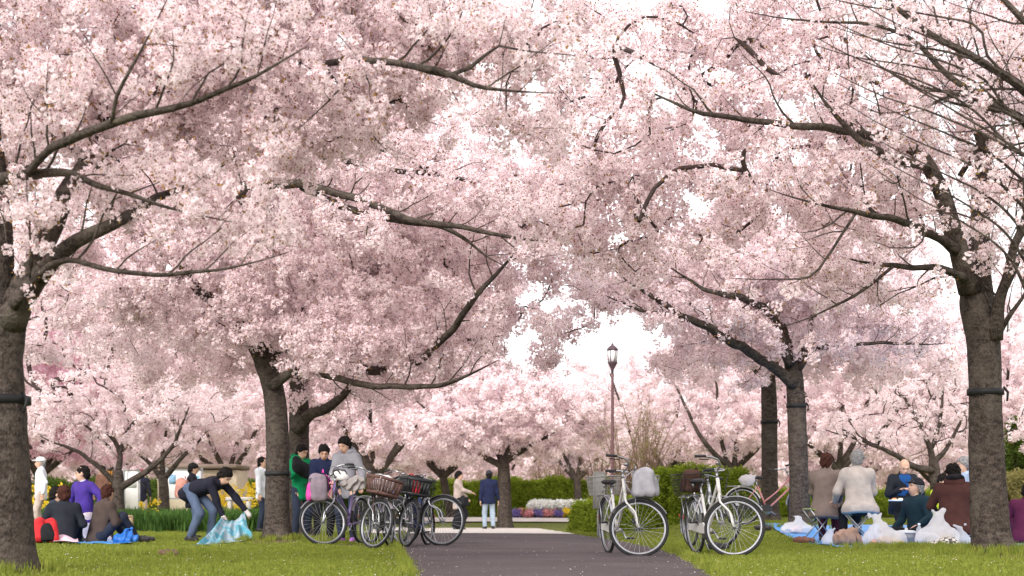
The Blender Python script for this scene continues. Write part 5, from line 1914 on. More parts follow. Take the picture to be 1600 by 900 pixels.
    if hood is not None:
        c = SDF()
        c.ell(neck - fw * .070 + u * .01, np.array([a, fw, u]), (.135, .075, .085), .03)
        c.ell(neck - fw * .02 + u * .03, np.array([a, fw, u]), (.115, .095, .055), .03)
        c.build('hood', .015, tm, root, fold=.004, seed=seed)
        c = SDF(); c.ell(neck - fw * .085 + u * .060, np.array([a, fw, u]), (.125, .085, .050), .02)
        c.build('hood_lining', .013, hood, root, fold=.003, seed=seed + 1, ffreq=60)
    if scarf is not None:
        c = SDF()
        for q in range(10):
            an_ = q / 10 * 6.283
            p0 = neck + u * .03 + (a * math.cos(an_) + fw * math.sin(an_)) * .075; an2 = (q + 1) / 10 * 6.283
            p1 = neck + u * .03 + (a * math.cos(an2) + fw * math.sin(an2)) * .075
            c.cone(p0, p1, .030, .030, .01)
        c.cone(neck + fw * .09, neck + fw * .12 - u * .2, .032, .035, .02)
        c.build('scarf', .014, scarf, root, fold=.003, seed=seed)
    # ---------------- trousers or skirt
    bm = cloth(bottom[0], bottom[1]) if isinstance(bottom, tuple) else MATS[bottom]
    t = SDF()
    t.cone(pel - a * .045 - u * .03, pel + a * .045 - u * .03, .118 * fat, .118 * fat, .04, (np.array([a, fw, u]), (1.0, 1.2, 1.0)))
    for i in range(2):
        t.cone(hj[i] - u * .02, kn[i], .085 * fat, .070, .04); t.cone(kn[i], an[i] + (kn[i] - an[i]) * .08, .072, .056, .03)
    if skirt:
        m_ = (kn[0] + kn[1]) / 2
        t.cone(pel, m_, .15, .17, .05); 
        if skirt == 'long':
            t.cone(m_, (an[0] + an[1]) / 2 + np.array([0, 0, .1]), .17, .185, .05)
    t.build('skirt' if skirt else 'trousers', vox, bm, root, fold=.0045, seed=seed + 5, ffreq=18)
    # ---------------- shoes
    shm = MATS[shoes]
    for i in range(2):
        toe = unit(np.array([(-.15, .15)[i], -1, 0])) if sole else unit((an[i] - kn[i]) * [1, 1, .2] + [0, -.3, .5])
        c = SDF()
        c.cone(an[i] - toe * .045 + [0, 0, -.030], an[i] + toe * .145 + [0, 0, -.036], .043, .038, .03)
        c.cone(an[i] + [0, 0, .02], an[i] + [0, 0, -.02], .046, .048, .03)
        if sole:
            c.plane(an[i] + [0, 0, -.070], [0, 0, -1])
        c.build('shoe', .014, shm, root)
    if glove is not None:
        for i in range(2):
            dirv = unit(wr[i] - eb[i])
            c = SDF(); c.cone(wr[i], wr[i] + dirv * .10, .034, .042, .02)
            c.build('glove', .012, glove, root)
    return root, dict(hands=[wr[0], wr[1]], head=hc, neck=neck, sh=sh)


cloth('jeans', (.075, .10, .16)); cloth('dark_jeans', (.025, .032, .055)); cloth('pale_jeans', (.33, .40, .48)); cloth('black_cloth', (.014, .014, .017))
cloth('navy_cloth', (.018, .022, .050)); cloth('khaki', (.42, .34, .30)); cloth('plum_cloth', (.075, .015, .05))
M('dark_shoe', (.02, .018, .018), .5, .1); M('white_shoe', (.62, .61, .62), .55, .06); M('violet_shoe', (.30, .12, .36), .55, .1)
WOOL = cloth('black_wool', (.016, .015, .016), bump=.6, bscale=90)
GLV = cloth('pale_glove', (.58, .52, .52))


def at(px, d):
    return GX(px, d), d


# --- three boys by the bicycles
x, y = at(469, 22.3)
person('boy in green hoodie with black bag strap beside the trunk', x, y, 40, s=.93, head=(10, 22), hands=[(-.14, -.30, 1.22), (.16, -.27, 1.17)], fat=.88, shoulders=.152, top=('green_hoodie', (.005, .20, .075)), bottom='dark_jeans', shoes='dark_shoe', hood=cloth('green_lining', (.004, .12, .05)), hairstyle='thick', tlen=.14)
# his dark sling over the near shoulder
x, y = at(505, 21.6)
person('boy in dark navy jacket bending over the violet bicycle', x, y, 15, s=.93, pelvis=(0, .03, .86), lean=14, head=(-5, 26), hands=[(-.10, -.36, .98), (.16, -.34, 1.0)], fat=.88, shoulders=.152, top=('boy_navy', (.016, .022, .06)), bottom='black_cloth', shoes='dark_shoe', collar=cloth('blue_collar', (.02, .05, .22)), hairstyle='thick', tlen=.14)
x, y = at(543, 21.2)
person('boy in pale grey printed hoodie leaning on a handlebar', x, y, -12, s=.97, lean=7, head=(-16, 22), hands=[(-.12, -.33, .95), (.30, -.24, .90)], fat=.86, shoulders=.148, top=('boy_grey', (.22, .215, .24)), bottom='dark_jeans', shoes='violet_shoe', hood=cloth('grey_lining', (.25, .245, .27)), hairstyle='thick', tlen=.14)

# --- walkers on the crossing
x, y = at(716, 37.5)
person('woman in pink beige coat with black shoulder bag, turned to the right', x, y, 80, s=.96, head=(0, 5), hands=[(.02, -.36, 1.06), (.20, -.20, .92)], top=('beige_coat', (.40, .32, .29)), bottom='black_cloth', coat=.02, tlen=.24, collar=True, skirt='long', hair='black', hairstyle='bob', vox=.022, shoes='dark_shoe')
x, y = at(764, 39.0)
person('man in navy jacket and pale jeans seen from behind', x, y, 190, s=1.0, hands=[(-.27, -.04, .80), (.25, .06, .80)], feet=[(-.11, .05, .075), (.10, -.06, .075)], top=('man_navy', (.013, .017, .048)), bottom='pale_jeans', collar=True, tlen=.11, coat=.015, fat=1.08, hat=(cloth('dark_cap', (.035, .035, .045)), 'cap'), vox=.022, shoes='dark_shoe')

# --- left picnic
x, y = at(64, 30.0)
person('man in white jacket and white cap walking at far left', x, y, -75, s=.97, z=tz(x, y), hands=[(-.24, -.1, .88), (.24, .05, .85)], top=('white_jacket', (.60, .62, .68)), bottom='khaki', hat=(HAIR['white'], 'cap'), hair='grey', collar=True, vox=.022)
x, y = at(131, 22.4)
person('man in purple jumper kneeling upright behind the seated picnickers', x, y, -38, s=1.0, pelvis=(0, 0, .47), head=(-42, 4), hands=[(-.30, -.10, .46), (.30, .02, .50)], feet=[(-.10, .42, .06), (.10, .42, .06)], knees=[(0, -1, -.4), (0, -1, -.4)], sole=False, elbows=[(-1, .3, 0), (1, .5, 0)],
       top=('purple_jumper', (.055, .028, .20)), bottom=('pale_trousers', (.55, .47, .50)), collar=cloth('grey_shirt', (.42, .42, .48)), tlen=.12)
x, y = at(152, 20.6)
person('man in brown jacket sitting on the grass with his back turned', x, y, 132, s=1.0, pelvis=(0, 0, .14), lean=16, head=(25, 12), hands=[(-.14, -.36, .38), (.20, -.34, .34)], feet=[(-.16, -.55, .07), (.16, -.55, .07)], knees=[(-.3, -.3, 1), (.3, -.3, 1)], top=('brown_jacket', (.060, .042, .036)), bottom=('dark_trousers', (.02, .024, .04)), collar=True, hair='brown', tlen=.08, fat=1.05)
x, y = at(98, 20.2)
person('woman with reddish hair in black jacket sitting with her back turned', x, y, 190, s=.97, pelvis=(0, 0, .13), lean=18, head=(15, 10), hands=[(-.16, -.34, .36), (.20, -.32, .34)], feet=[(-.16, -.55, .07), (.16, -.55, .07)], knees=[(-.3, -.3, 1), (.3, -.3, 1)], top=('black_jacket', (.016, .018, .024)), bottom='black_cloth', collar=True, hair='brown', hairstyle='bob', tlen=.08, fat=1.05)
x, y = at(73, 21.4)
person('dark clothed man sitting left of the red haired woman', x, y, 110, s=.97, pelvis=(0, 0, .15), lean=14, head=(0, 8), hands=[(-.14, -.36, .38), (.20, -.34, .34)], feet=[(-.16, -.5, .07), (.16, -.5, .07)], knees=[(-.3, -.3, 1), (.3, -.3, 1)], top=('slate_jacket', (.03, .035, .055)), bottom='dark_jeans', collar=True, tlen=.08)
x, y = at(221, 42.0)
person('man in dark jacket strolling before the display boards', x, y, 20, s=.98, top=('far_dark', (.02, .02, .035)), bottom='khaki', coat=.02, tlen=.17, hat=(cloth('red_cap', (.22, .04, .04)), 'cap'), collar=True, vox=.024, detail=False)
x, y = at(160, 40.0)
person('person in orange brown clothes walking behind the man in purple', x, y, -30, s=.98, top=('far_brown', (.14, .07, .05)), bottom='dark_jeans', collar=True, vox=.024, detail=False)
x, y = at(409, 30.5)
person('person in white shirt half hidden behind the dark trunk', x, y, 75, s=.98, top=('white_shirt', (.62, .64, .68)), bottom='dark_jeans', collar=True, vox=.022)

# bending woman shaking out a sheet, a child with a pink rucksack behind her
x, y = at(311, 21.6)
pb, infob = person('woman in black jacket and jeans bending to spread a sheet', x, y, 68, s=1.0, pelvis=(0, .10, .82), lean=80, head=(-12, 42), hands=[(-.04, -.50, .30), (.36, -.74, .34)], feet=[(-.14, .08, .075), (.14, -.10, .075)], elbows=[(-1, .3, .3), (1, -.3, .3)],
       top=('bend_black', (.014, .014, .024)), bottom='jeans', shoes='dark_shoe', collar=True, hair='black', hairstyle='bob', tlen=.20, glove=GLV)
x, y = at(300, 24.6)
person('child in black woollen hat and black coat behind the bending woman', x, y, 100, s=.80, head=(0, 10), top=('child_black', (.016, .016, .022)), bottom='jeans', hat=(WOOL, 'knit'), collar=True, tlen=.16, coat=.01)

# --- right picnic group
STOOL_D = 20.2
x, y = at(1290, 20.4)
pg, _ = person('woman in grey brown coat with short dark hair on the left stool', x, y, 160, s=1.0, pelvis=(0, 0, .56), lean=8, head=(-8, 8), hands=[(-.14, -.36, .62), (.16, -.36, .60)], feet=[(-.10, -.38, .075), (.10, -.40, .075)], knees=[(0, -1, .5), (0, -1, .5)],
       top=('taupe_coat', (.165, .125, .110)), bottom=('plum_dark', (.05, .012, .025)), collar=True, coat=.05, tlen=.13, hair='brown', hairstyle='thick', fat=1.06)
x, y = at(1343, 19.8)
person('grey haired person in cream jacket on the front stool, back turned', x, y, 184, s=1.03, pelvis=(0, 0, .57), lean=12, head=(-28, 12), hands=[(-.20, -.40, .66), (.24, -.34, .62)], feet=[(-.10, -.40, .075), (.10, -.42, .075)], knees=[(0, -1, .5), (0, -1, .5)],
       top=('cream_jacket', (.43, .375, .345)), bottom='black_cloth', collar=True, coat=.065, tlen=.07, hair='grey', hairstyle='thick', fat=1.12)
x, y = at(1407, 23.2)
person('bald man in bright blue top looking down at his tray', x, y, 8, s=1.04, pelvis=(0, 0, .42), lean=12, head=(-8, 28), hands=[(-.16, -.36, .66), (.18, -.36, .66)], feet=[(-.2, -.45, .075), (.2, -.45, .075)], knees=[(-.4, -1, .5), (.4, -1, .5)],
       top=('bald_black', (.014, .016, .022)), bib=cloth('royal_blue', (.012, .060, .20)), bottom='black_cloth', bald=True, hair='grey', collar=True, tlen=.08, fat=1.12)
x, y = at(1437, 20.4)
person('old man in black cap and dark teal jacket sitting on the sheet', x, y, -62, s=1.04, pelvis=(0, 0, .16), lean=4, side=-4, head=(-12, -8), hands=[(-.26, -.26, .20), (.26, -.30, .26)], feet=[(.06, -.34, .07), (-.06, -.40, .07)], knees=[(-1, -.5, .25), (1, -.5, .25)],
       top=('teal_dark', (.012, .030, .042)), bottom='black_cloth', hat=(cloth('black_cap', (.018, .018, .022)), 'cap'), hair='grey', collar=cloth('cream_collar', (.50, .42, .30)), tlen=.06, fat=1.10)
x, y = at(1492, 19.2)
person('person in dark brown hooded jacket crouched on a low stool beside the trunk', x, y, 168, s=1.05, pelvis=(0, 0, .36), lean=16, head=(20, 10), hands=[(-.20, -.40, .50), (.22, -.40, .50)], feet=[(-.14, -.44, .075), (.14, -.44, .075)], knees=[(0, -1, .7), (0, -1, .7)],
       top=('choc_jacket', (.062, .024, .020)), bottom='black_cloth', hood=cloth('black_fleece', (.014, .012, .014), bump=.6), hair='black', hairstyle='thick', tlen=.16, coat=.045, fat=1.20, shoulders=.185)
x, y = at(1508, 22.6)
person('grey haired man in pale blue shirt partly hidden by the right trunk', x, y, -70, s=1.04, pelvis=(0, 0, .46), head=(-10, 6), hands=[(-.2, -.36, .60), (.2, -.36, .6)], feet=[(-.14, -.36, .075), (.16, -.36, .075)], knees=[(-.1, -1, .5), (.1, -1, .5)], top=('pale_blue', (.30, .38, .52)), bottom='dark_jeans', collar=True, hair='grey', hairstyle='thick', scarf=None)
x, y = at(1472, 22.0)
person('person in yellow green vest hidden between the capped man and the hood', x, y, 30, s=.96, pelvis=(0, 0, .28), head=(0, 12), hands=[(-.2, -.36, .40), (.2, -.36, .4)], feet=[(-.2, -.5, .075), (.2, -.5, .075)], knees=[(-.4, -.6, .8), (.4, -.6, .8)], top=('lime_vest', (.38, .45, .03)), bottom='black_cloth', hair='black')
x, y = at(1602, 19.6)
person('person in plum coat sitting right of the big trunk at the edge', x, y, 150, s=1.0, pelvis=(0, 0, .16), lean=22, head=(-40, 16), hands=[(-.2, -.3, .25), (.2, -.36, .25)], feet=[(-.2, -.55, .07), (.3, -.45, .07)], knees=[(-.3, -.3, 1), (.3, -.3, 1)], top=('plum_coat', (.085, .014, .045)), bottom='plum_cloth', collar=True, coat=.04, tlen=.10, fat=1.05)

# ================================================================== PICNIC THINGS AND BAGS
def film_material(name, col, alpha):
    m = bpy.data.materials.new(name)
    m.use_nodes = True
    n, l = m.node_tree.nodes, m.node_tree.links
    n.clear()
    out = n.new('ShaderNodeOutputMaterial')
    b = n.new('ShaderNodeBsdfPrincipled'); b.inputs['Base Color'].default_value = tuple(col) + (1,); b.inputs['Roughness'].default_value = .3
    t = n.new('ShaderNodeBsdfTranslucent'); t.inputs['Color'].default_value = tuple(col) + (1,)
    tr = n.new('ShaderNodeBsdfTransparent')
    m1 = n.new('ShaderNodeMixShader'); m1.inputs[0].default_value = .35
    m2 = n.new('ShaderNodeMixShader'); m2.inputs[0].default_value = alpha
    nz = n.new('ShaderNodeTexNoise'); nz.inputs['Scale'].default_value = 9; nz.inputs['Detail'].default_value = 6
    tc = n.new('ShaderNodeTexCoord'); l.new(tc.outputs['Object'], nz.inputs['Vector'])
    bp = n.new('ShaderNodeBump'); bp.inputs['Strength'].default_value = .9; bp.inputs['Distance'].default_value = .04
    l.new(nz.outputs['Fac'], bp.inputs['Height']); l.new(bp.outputs[0], b.inputs['Normal'])
    l.new(b.outputs[0], m1.inputs[1]); l.new(t.outputs[0], m1.inputs[2])
    l.new(m1.outputs[0], m2.inputs[1]); l.new(tr.outputs[0], m2.inputs[2]); l.new(m2.outputs[0], out.inputs['Surface'])
    return m


FILM = film_material('white_film', (.80, .78, .80), .40)
I3 = np.eye(3)


def plastic_bag(label, px, d, w, dp, h, contents=None, tilt=0.0, film=FILM, seed=1, group='white plastic bags'):
    x = GX(px, d)
    root = empty('plastic_bag', (x, d, tz(x, d) + .012), 0, label, 'bag', group)
    s = SDF()
    s.ell((0, 0, h * .26), I3, (w / 2, dp / 2, h * .30), .06)
    s.cone((-w * .22, 0, h * .2), (w * .05 + tilt * .5, 0, h * .62), w * .25, w * .13, .08, (I3, (1, w / dp * .9, 1)))
    s.cone((w * .2, 0, h * .2), (tilt * .6, 0, h * .6), w * .24, w * .12, .08, (I3, (1, w / dp * .9, 1)))
    s.cone((tilt * .5, 0, h * .6), (tilt, 0, h * .82), w * .12, .035, .06)
    s.cone((tilt, 0, h * .82), (tilt - .07, .01, h * .98), .026, .018, .03)
    s.cone((tilt, 0, h * .82), (tilt + .06, -.01, h * 1.0), .026, .016, .03)
    s.plane((0, 0, .004), (0, 0, -1))
    s.build('film', .014, film, root, fold=.013, seed=seed, ffreq=27)
    for i, (cx, cz, rx, rz, c) in enumerate(contents or []):
        q = SDF(); q.ell((cx, -dp * .27, cz), I3, (rx, dp * .17, rz), .02)
        q.build('contents', .014, M('content_%.2f_%.2f_%.2f' % c, c, .7, .35, 16), root, fold=.006, seed=seed + i, ffreq=45)
    return root


plastic_bag('large white plastic bag with orange food inside, left of the bottle', 1381, 18.3, .54, .40, .44, [(-.02, .08, .12, .07, (.55, .30, .14)), (.12, .07, .1, .06, (.60, .42, .16)), (-.12, .07, .09, .05, (.42, .24, .20))], tilt=-.10, seed=3)
plastic_bag('white plastic bag with a tall knotted top, right of the bottle', 1463, 18.2, .54, .40, .50, [(.10, .10, .1, .06, (.62, .42, .22)), (-.06, .07, .12, .05, (.55, .45, .40))], tilt=.02, seed=5)
plastic_bag('small tied white bag at the left corner of the blue sheet', 1243, 22.6, .42, .32, .28, [(.0, .06, .1, .05, (.6, .4, .42))], tilt=.05, seed=7)
plastic_bag('crumpled small white bag under the left stool', 1297, 19.6, .16, .14, .22, seed=9)
plastic_bag('white carrier bag beneath the yellow stool', 1500, 18.9, .28, .22, .30, seed=11)

BLUEF = film_material('blue_film', (.04, .20, .62), .05)
plastic_bag('bright blue plastic bag right of the seated man in brown', 197, 20.6, .30, .24, .22, film=BLUEF, seed=13, group=None)

# --- sheets on the ground
TARP = M('blue_tarp', (.055, .26, .62), .45, .10, 8, bump=.3, bscale=20, spec=.4)


def ground_sheet(name, label, cs, mtl, nu=26, nv=20, amp=.012, seed=0, lift=.022, cat='sheet'):
    cs = np.asarray(cs, float)
    x0, y0 = cs.mean(0)
    z0 = tz(x0, y0)
    r = np.random.default_rng(seed); ph = r.uniform(0, 6, 6)

    def fn(u, v):
        p = cs[0] * (1 - u) * (1 - v) + cs[1] * u * (1 - v) + cs[2] * u * v + cs[3] * (1 - u) * v
        e = min(u, 1 - u, v, 1 - v)
        zz = amp * (math.sin(p[0] * 6 + ph[0] + 2 * math.sin(p[1] * 3)) + math.sin(p[1] * 8 + ph[1] + p[0] * 3) + .7 * math.sin(p[0] * 17 + p[1] * 11 + ph[2]))
        return (p[0] - x0, p[1] - y0, tz(p[0], p[1]) - z0 + lift + max(zz, -.012) + (.02 * math.sin(p[0] * 9 + ph[3]) ** 2 if e < .02 else 0))
    o = MB().grid(fn, nu, nv, .004).build(name, mtl)
    o.location = (x0, y0, z0)
    return tag(o, label, cat)


ground_sheet('picnic_sheet', 'blue plastic picnic sheet under the right hand group', [XY(1300, 17.9), XY(1660, 18.0), XY(1660, 24.0), XY(1186, 25.6)], TARP, 40, 26, .009, 1)
ground_sheet('picnic_sheet', 'blue plastic picnic sheet under the left seated group', [XY(40, 19.6), XY(205, 19.9), XY(190, 23.4), XY(45, 23.4)], TARP, 26, 18, .009, 2)
o = ground_sheet('blanket', 'pale pink blanket beside the red rucksack', [XY(84, 19.2), XY(124, 19.3), XY(118, 20.4), XY(80, 20.4)], cloth('pink_blanket', (.62, .45, .52)), 16, 16, .03, 3, .06, 'blanket')

# --- sheet in the bending woman's hands
hands_w = [np.array(Matrix.Translation(pb.location) @ pb.rotation_euler.to_matrix().to_4x4() @ Vector(h)) for h in infob['hands']]


def sheet_material():
    m = bpy.data.materials.new('teal_print')
    m.use_nodes = True
    n, l = m.node_tree.nodes, m.node_tree.links
    b = n['Principled BSDF']; b.inputs['Roughness'].default_value = .5
    tc = n.new('ShaderNodeTexCoord')
    v = n.new('ShaderNodeTexVoronoi'); v.inputs['Scale'].default_value = 9
    nz = n.new('ShaderNodeTexNoise'); nz.inputs['Scale'].default_value = 5; nz.inputs['Detail'].default_value = 3
    l.new(tc.outputs['Object'], v.inputs['Vector']); l.new(tc.outputs['Object'], nz.inputs['Vector'])
    r = n.new('ShaderNodeValToRGB')
    els = r.color_ramp.elements
    els[0].position = 0.0; els[0].color = (.60, .62, .20, 1)
    els[1].position = .18; els[1].color = (.09, .40, .52, 1)
    e = els.new(.6); e.color = (.14, .46, .58, 1)
    e = els.new(.9); e.color = (.62, .72, .78, 1)
    l.new(v.outputs['Distance'], r.inputs['Fac'])
    r2 = n.new('ShaderNodeValToRGB'); r2.color_ramp.elements[0].position = .48; r2.color_ramp.elements[1].position = .60
    l.new(nz.outputs['Fac'], r2.inputs['Fac'])
    mx = n.new('ShaderNodeMixRGB'); mx.inputs['Color2'].default_value = (.46, .58, .66, 1)
    l.new(r2.outputs[0], mx.inputs['Fac']); l.new(r.outputs[0], mx.inputs['Color1']); l.new(mx.outputs[0], b.inputs['Base Color'])
    t = n.new('ShaderNodeBsdfTranslucent'); l.new(mx.outputs[0], t.inputs['Color'])
    ms = n.new('ShaderNodeMixShader'); ms.inputs[0].default_value = .3
    l.new(b.outputs[0], ms.inputs[1]); l.new(t.outputs[0], ms.inputs[2]); l.new(ms.outputs[0], n['Material Output'].inputs['Surface'])
    return m


def held(u, v):
    top = hands_w[0] * (1 - u) + hands_w[1] * u
    top = top + np.array([0, -.05, -.02 - .10 * math.sin(math.pi * u)])
    bl, br = np.append(XY(295, 19.4), 0), np.append(XY(398, 20.8), 0)
    bot = bl * (1 - u) + br * u
    bot[2] = tz(bot[0], bot[1]) + .025
    w = v ** .8
    p = top * (1 - w) + bot * w
    p[2] += -.22 * math.sin(math.pi * v) * .45 + (.030 * math.sin(u * 17 + v * 5) + .022 * math.sin(u * 31 - v * 7)) * (.25 + math.sin(math.pi * min(1, v * 1.1)))
    p[2] = max(p[2], tz(p[0], p[1]) + .02)
    return p


c0 = np.append(XY(345, 20.6), 0)
o = MB().grid(lambda u, v: held(u, v) - c0, 34, 28, .003).build('printed_sheet', sheet_material())
o.location = c0
tag(o, 'teal and yellow printed sheet being spread by the bending woman', 'sheet')


# --- stools
def stool(label, px, d, h, w, seat_mat, rz=0.0):
    x = GX(px, d)
    root = empty('folding_stool', (x, d, tz(x, d) + .035), rz, label, 'stool', 'folding stools')
    for q in (-1, 1):
        for s in (-1, 1):
            MB().tube([(s * w / 2, q * .14, 0), (-s * w / 2, q * .14 * .98, h - .01)], .011, 8).build('leg', CHROME, root)
    for s in (-1, 1):
        MB().tube([(s * w / 2, -.15, h), (s * w / 2, .15, h)], .011, 8).build('seat_rail', CHROME, root)
        MB().tube([(s * w / 2, -.15, .0), (s * w / 2, .15, .0)], .011, 8).build('foot_rail', CHROME, root)
    MB().grid(lambda u, v: ((u - .5) * w * 1.04, (v - .5) * .29, h + .014 - .035 * math.sin(math.pi * u)), 10, 6, .008).build('seat', seat_mat, root)
    return root


stool('folding stool with green seat under the grey brown coat', 1279, 20.45, .455, .36, M('lime_canvas', (.30, .48, .05), .8), .2)
stool('folding stool with dark seat under the cream jacket', 1340, 19.9, .455, .38, M('black_canvas', (.02, .02, .024), .8), -.1)
stool('low folding stool with yellow seat under the brown hooded jacket', 1504, 19.15, .24, .42, M('yellow_canvas', (.62, .38, .02), .8), .05)

# --- food and small things on the sheet
x, y = at(1416, 19.4)
pot = empty('cooking_pot', (x, y, tz(x, y) + .03), 0, 'round grey cooking pot with pale lid left of the bottle', 'pot')
MB().lathe([(.10, 0), (.145, .02), (.155, .10), (.155, .17), (.145, .17)], 24).build('pot_body', M('pot_grey', (.20, .20, .22), .4, .08, metallic=.3), pot)
MB().lathe([(.160, .17), (.160, .185), (.10, .205), (.02, .212), (.02, .235), (.012, .24)], 24).build('lid', M('pot_lid', (.58, .58, .60), .35, .05), pot)
for s in (-1, 1):
    MB().tube(catmull([(s * .15, -.04, .12), (s * .195, -.03, .125), (s * .195, .03, .125), (s * .15, .04, .12)], .02), .008, 6).build('handle', BLACKP, pot)
x, y = at(1436, 18.9)
bt = empty('water_bottle', (x, y, tz(x, y) + .03), 0, 'clear plastic water bottle standing between the two white bags', 'bottle')
CLEAR = film_material('clear_plastic', (.72, .74, .76), .5)
MB().lathe([(.042, 0), (.046, .01), (.046, .10), (.043, .11), (.046, .12), (.046, .19), (.03, .245), (.016, .27), (.016, .285)], 18).build('bottle_body', CLEAR, bt)
MB().lathe([(.0475, .10), (.0475, .17)], 18).build('paper_label', M('label_paper', (.62, .45, .45), .6, .2, 30), bt)
MB().lathe([(.019, .283), (.019, .305), (.015, .308)], 14).build('cap', M('cap_plastic', (.72, .72, .74), .5), bt)
x, y = at(1322, 18.9)
pbag = empty('paper_bag', (x, y, tz(x, y) + .03), 0, 'crumpled brown paper bag on the sheet under the stools', 'bag')
s = SDF(); s.ell((0, 0, .09), I3, (.17, .12, .10), .04); s.cone((.02, 0, .12), (.09, 0, .20), .09, .05, .05); s.cone((-.1, 0, .06), (.2, .02, .05), .07, .05, .05); s.plane((0, 0, .0), (0, 0, -1))
s.build('paper_body', .013, M('kraft_paper', (.30, .19, .14), .8, .2, 10, bump=.5), pbag, fold=.012, seed=3, ffreq=38)
s = SDF(); s.ell((-.02, -.02, .16), I3, (.10, .07, .05), .02); s.build('folded_rim', .012, M('kraft_pink', (.38, .24, .19), .8, .2), pbag, fold=.01, seed=4, ffreq=42)
x, y = at(1474, 17.9)
o = SDF(); o.ell((0, 0, .05), I3, (.19, .1, .055), .03); o.ell((.06, 0, .08), I3, (.1, .08, .05), .03); o.plane((0, 0, 0), (0, 0, -1))
cb_ = bpy.data.materials.new('check_cloth'); cb_.use_nodes = True
ck = cb_.node_tree.nodes.new('ShaderNodeTexChecker'); ck.inputs['Scale'].default_value = 22; ck.inputs['Color1'].default_value = (.03, .025, .025, 1); ck.inputs['Color2'].default_value = (.55, .50, .46, 1)
tcn = cb_.node_tree.nodes.new('ShaderNodeTexCoord'); cb_.node_tree.links.new(tcn.outputs['Object'], ck.inputs['Vector']); cb_.node_tree.links.new(ck.outputs[0], cb_.node_tree.nodes['Principled BSDF'].inputs['Base Color'])
v, f = o.mesh(.013, .008, 5, 40)
ob = MB().add(v, f).build('cloth_bundle', cb_); ob.location = (x, y, tz(x, y) + .02)
tag(ob, 'black and cream checked cloth bundle before the knotted white bag', 'cloth')
x, y = at(1407, 22.5)
tr_ = empty('food_tray', (x, y, .5 - (783 - HZ) / F * 22.5 - .0), 0, 'white food tray held by the bald man', 'tray')
MB().box((0, 0, .012), (.34, .22, .024), bev=.008).build('tray_body', M('tray_white', (.72, .70, .70), .5), tr_)
for i, (dx, c) in enumerate(((-.1, (.6, .3, .15)), (.0, (.66, .6, .5)), (.1, (.5, .16, .10)))):
    MB().ell((dx, 0, .03), (.045, .06, .022), 12, 6).build('food_piece', M('food_%d' % i, c, .7, .2, 30), tr_)


def shoe_pair(label, px, d, mtl, rz):
    x = GX(px, d)
    root = empty('shoe_pair', (x, d, tz(x, d) + .02), rz, label, 'shoes', 'shoes left on the grass')
    for s in (-1, 1):
        q = SDF(); q.cone((s * .065, .08, .045), (s * .075, -.10, .035), .045, .038, .03); q.cone((s * .065, .09, .05), (s * .065, .06, .085), .042, .04, .03)
        q.plane((0, 0, .0), (0, 0, -1)); q.plane((0, .05, .09), (0, .3, 1))
        q.build('shoe', .012, mtl, root)
    return root


shoe_pair('dark pair of shoes on the grass at the left corner of the blue sheet', 1192, 23.4, M('shoe_black', (.03, .028, .03), .6), 1.2)
shoe_pair('reddish brown pair of shoes before the left stool', 1256, 19.9, M('shoe_brown', (.16, .07, .05), .6), .8)
shoe_pair('black pair of shoes right of the blue bag on the left lawn', 226, 21.8, M('shoe_black'), 1.4)
shoe_pair('dark sandals lying on the grass behind the white bicycle wheel', 1122, 17.6, M('shoe_black'), 1.5)


# --- rucksacks and bags
def rucksack(name, label, loc, rz, size, m_body, m_trim, lean=0.0, cat='rucksack'):
    w, dp, h = size
    root = empty(name, loc, rz, label, cat)
    root.rotation_euler = (lean, 0, rz)
    s = SDF()
    for q in (-1, 1):
        for q2 in (-1, 1):
            s.cone((q * w * .27, q2 * dp * .2, h * .2), (q * w * .23, q2 * dp * .14, h * .78), w * .22, w * .20, .05)
    s.plane((0, 0, 0), (0, 0, -1)).plane((0, 0, h), (.1, .2, 1))
    s.build('main_body', .013, m_body, root, fold=.006, seed=7, ffreq=26)
    s = SDF(); s.cone((0, -dp * .42, h * .24), (0, -dp * .40, h * .46), w * .30, w * .27, .02, (I3, (1, w / dp * 1.6, 1))); s.plane((0, 0, .01), (0, 0, -1))
    s.build('front_pocket', .012, m_trim, root, fold=.004, seed=8, ffreq=30)
    for q in (-1, 1):
        MB().tube(catmull([(q * w * .2, dp * .40, h * .9), (q * w * .28, dp * .72, h * .6), (q * w * .30, dp * .5, h * .15)], .04), .014, 6, flat=.4).build('strap', m_trim, root)
    MB().tube(catmull([(-.04, dp * .3, h * .95), (0, dp * .3, h * 1.06), (.04, dp * .3, h * .95)], .02), .009, 6).build('carry_loop', m_trim, root)
    return root


x, y = at(72, 19.4)
rucksack('rucksack', 'red rucksack with black straps on the grass at far left', (x, y, tz(x, y) + .02), .5, (.36, .24, .36), cloth('red_nylon', (.45, .025, .03)), cloth('black_nylon', (.014, .014, .016)), lean=-.25)
x, y = at(284, 24.4)
rucksack('rucksack', 'salmon pink rucksack on the back of the child in the woollen hat', (x, y, .74), math.radians(-80), (.30, .20, .36), cloth('salmon_nylon', (.52, .25, .20)), cloth('salmon_dark', (.40, .18, .15)))
p = b5f
rucksack('basket_cover', 'pale grey bag cover bulging over the front basket of the white bicycle', (p[0] + .0, p[1], p[2] - .02), b5s + math.pi / 2, (.36, .30, .33), cloth('grey_cover', (.34, .33, .36)), cloth('grey_cover_b', (.30, .29, .32)), cat='bag')
p = b1f
rucksack('school_bag', 'grey and pink school bag riding over the violet front wheel', (p[0] - .02, p[1] - .02, p[2] - .10), b1s + math.pi / 2, (.32, .26, .42), cloth('grey_pinkish', (.20, .16, .19)), cloth('magenta_nylon', (.50, .06, .28)), cat='bag')
p = b6r
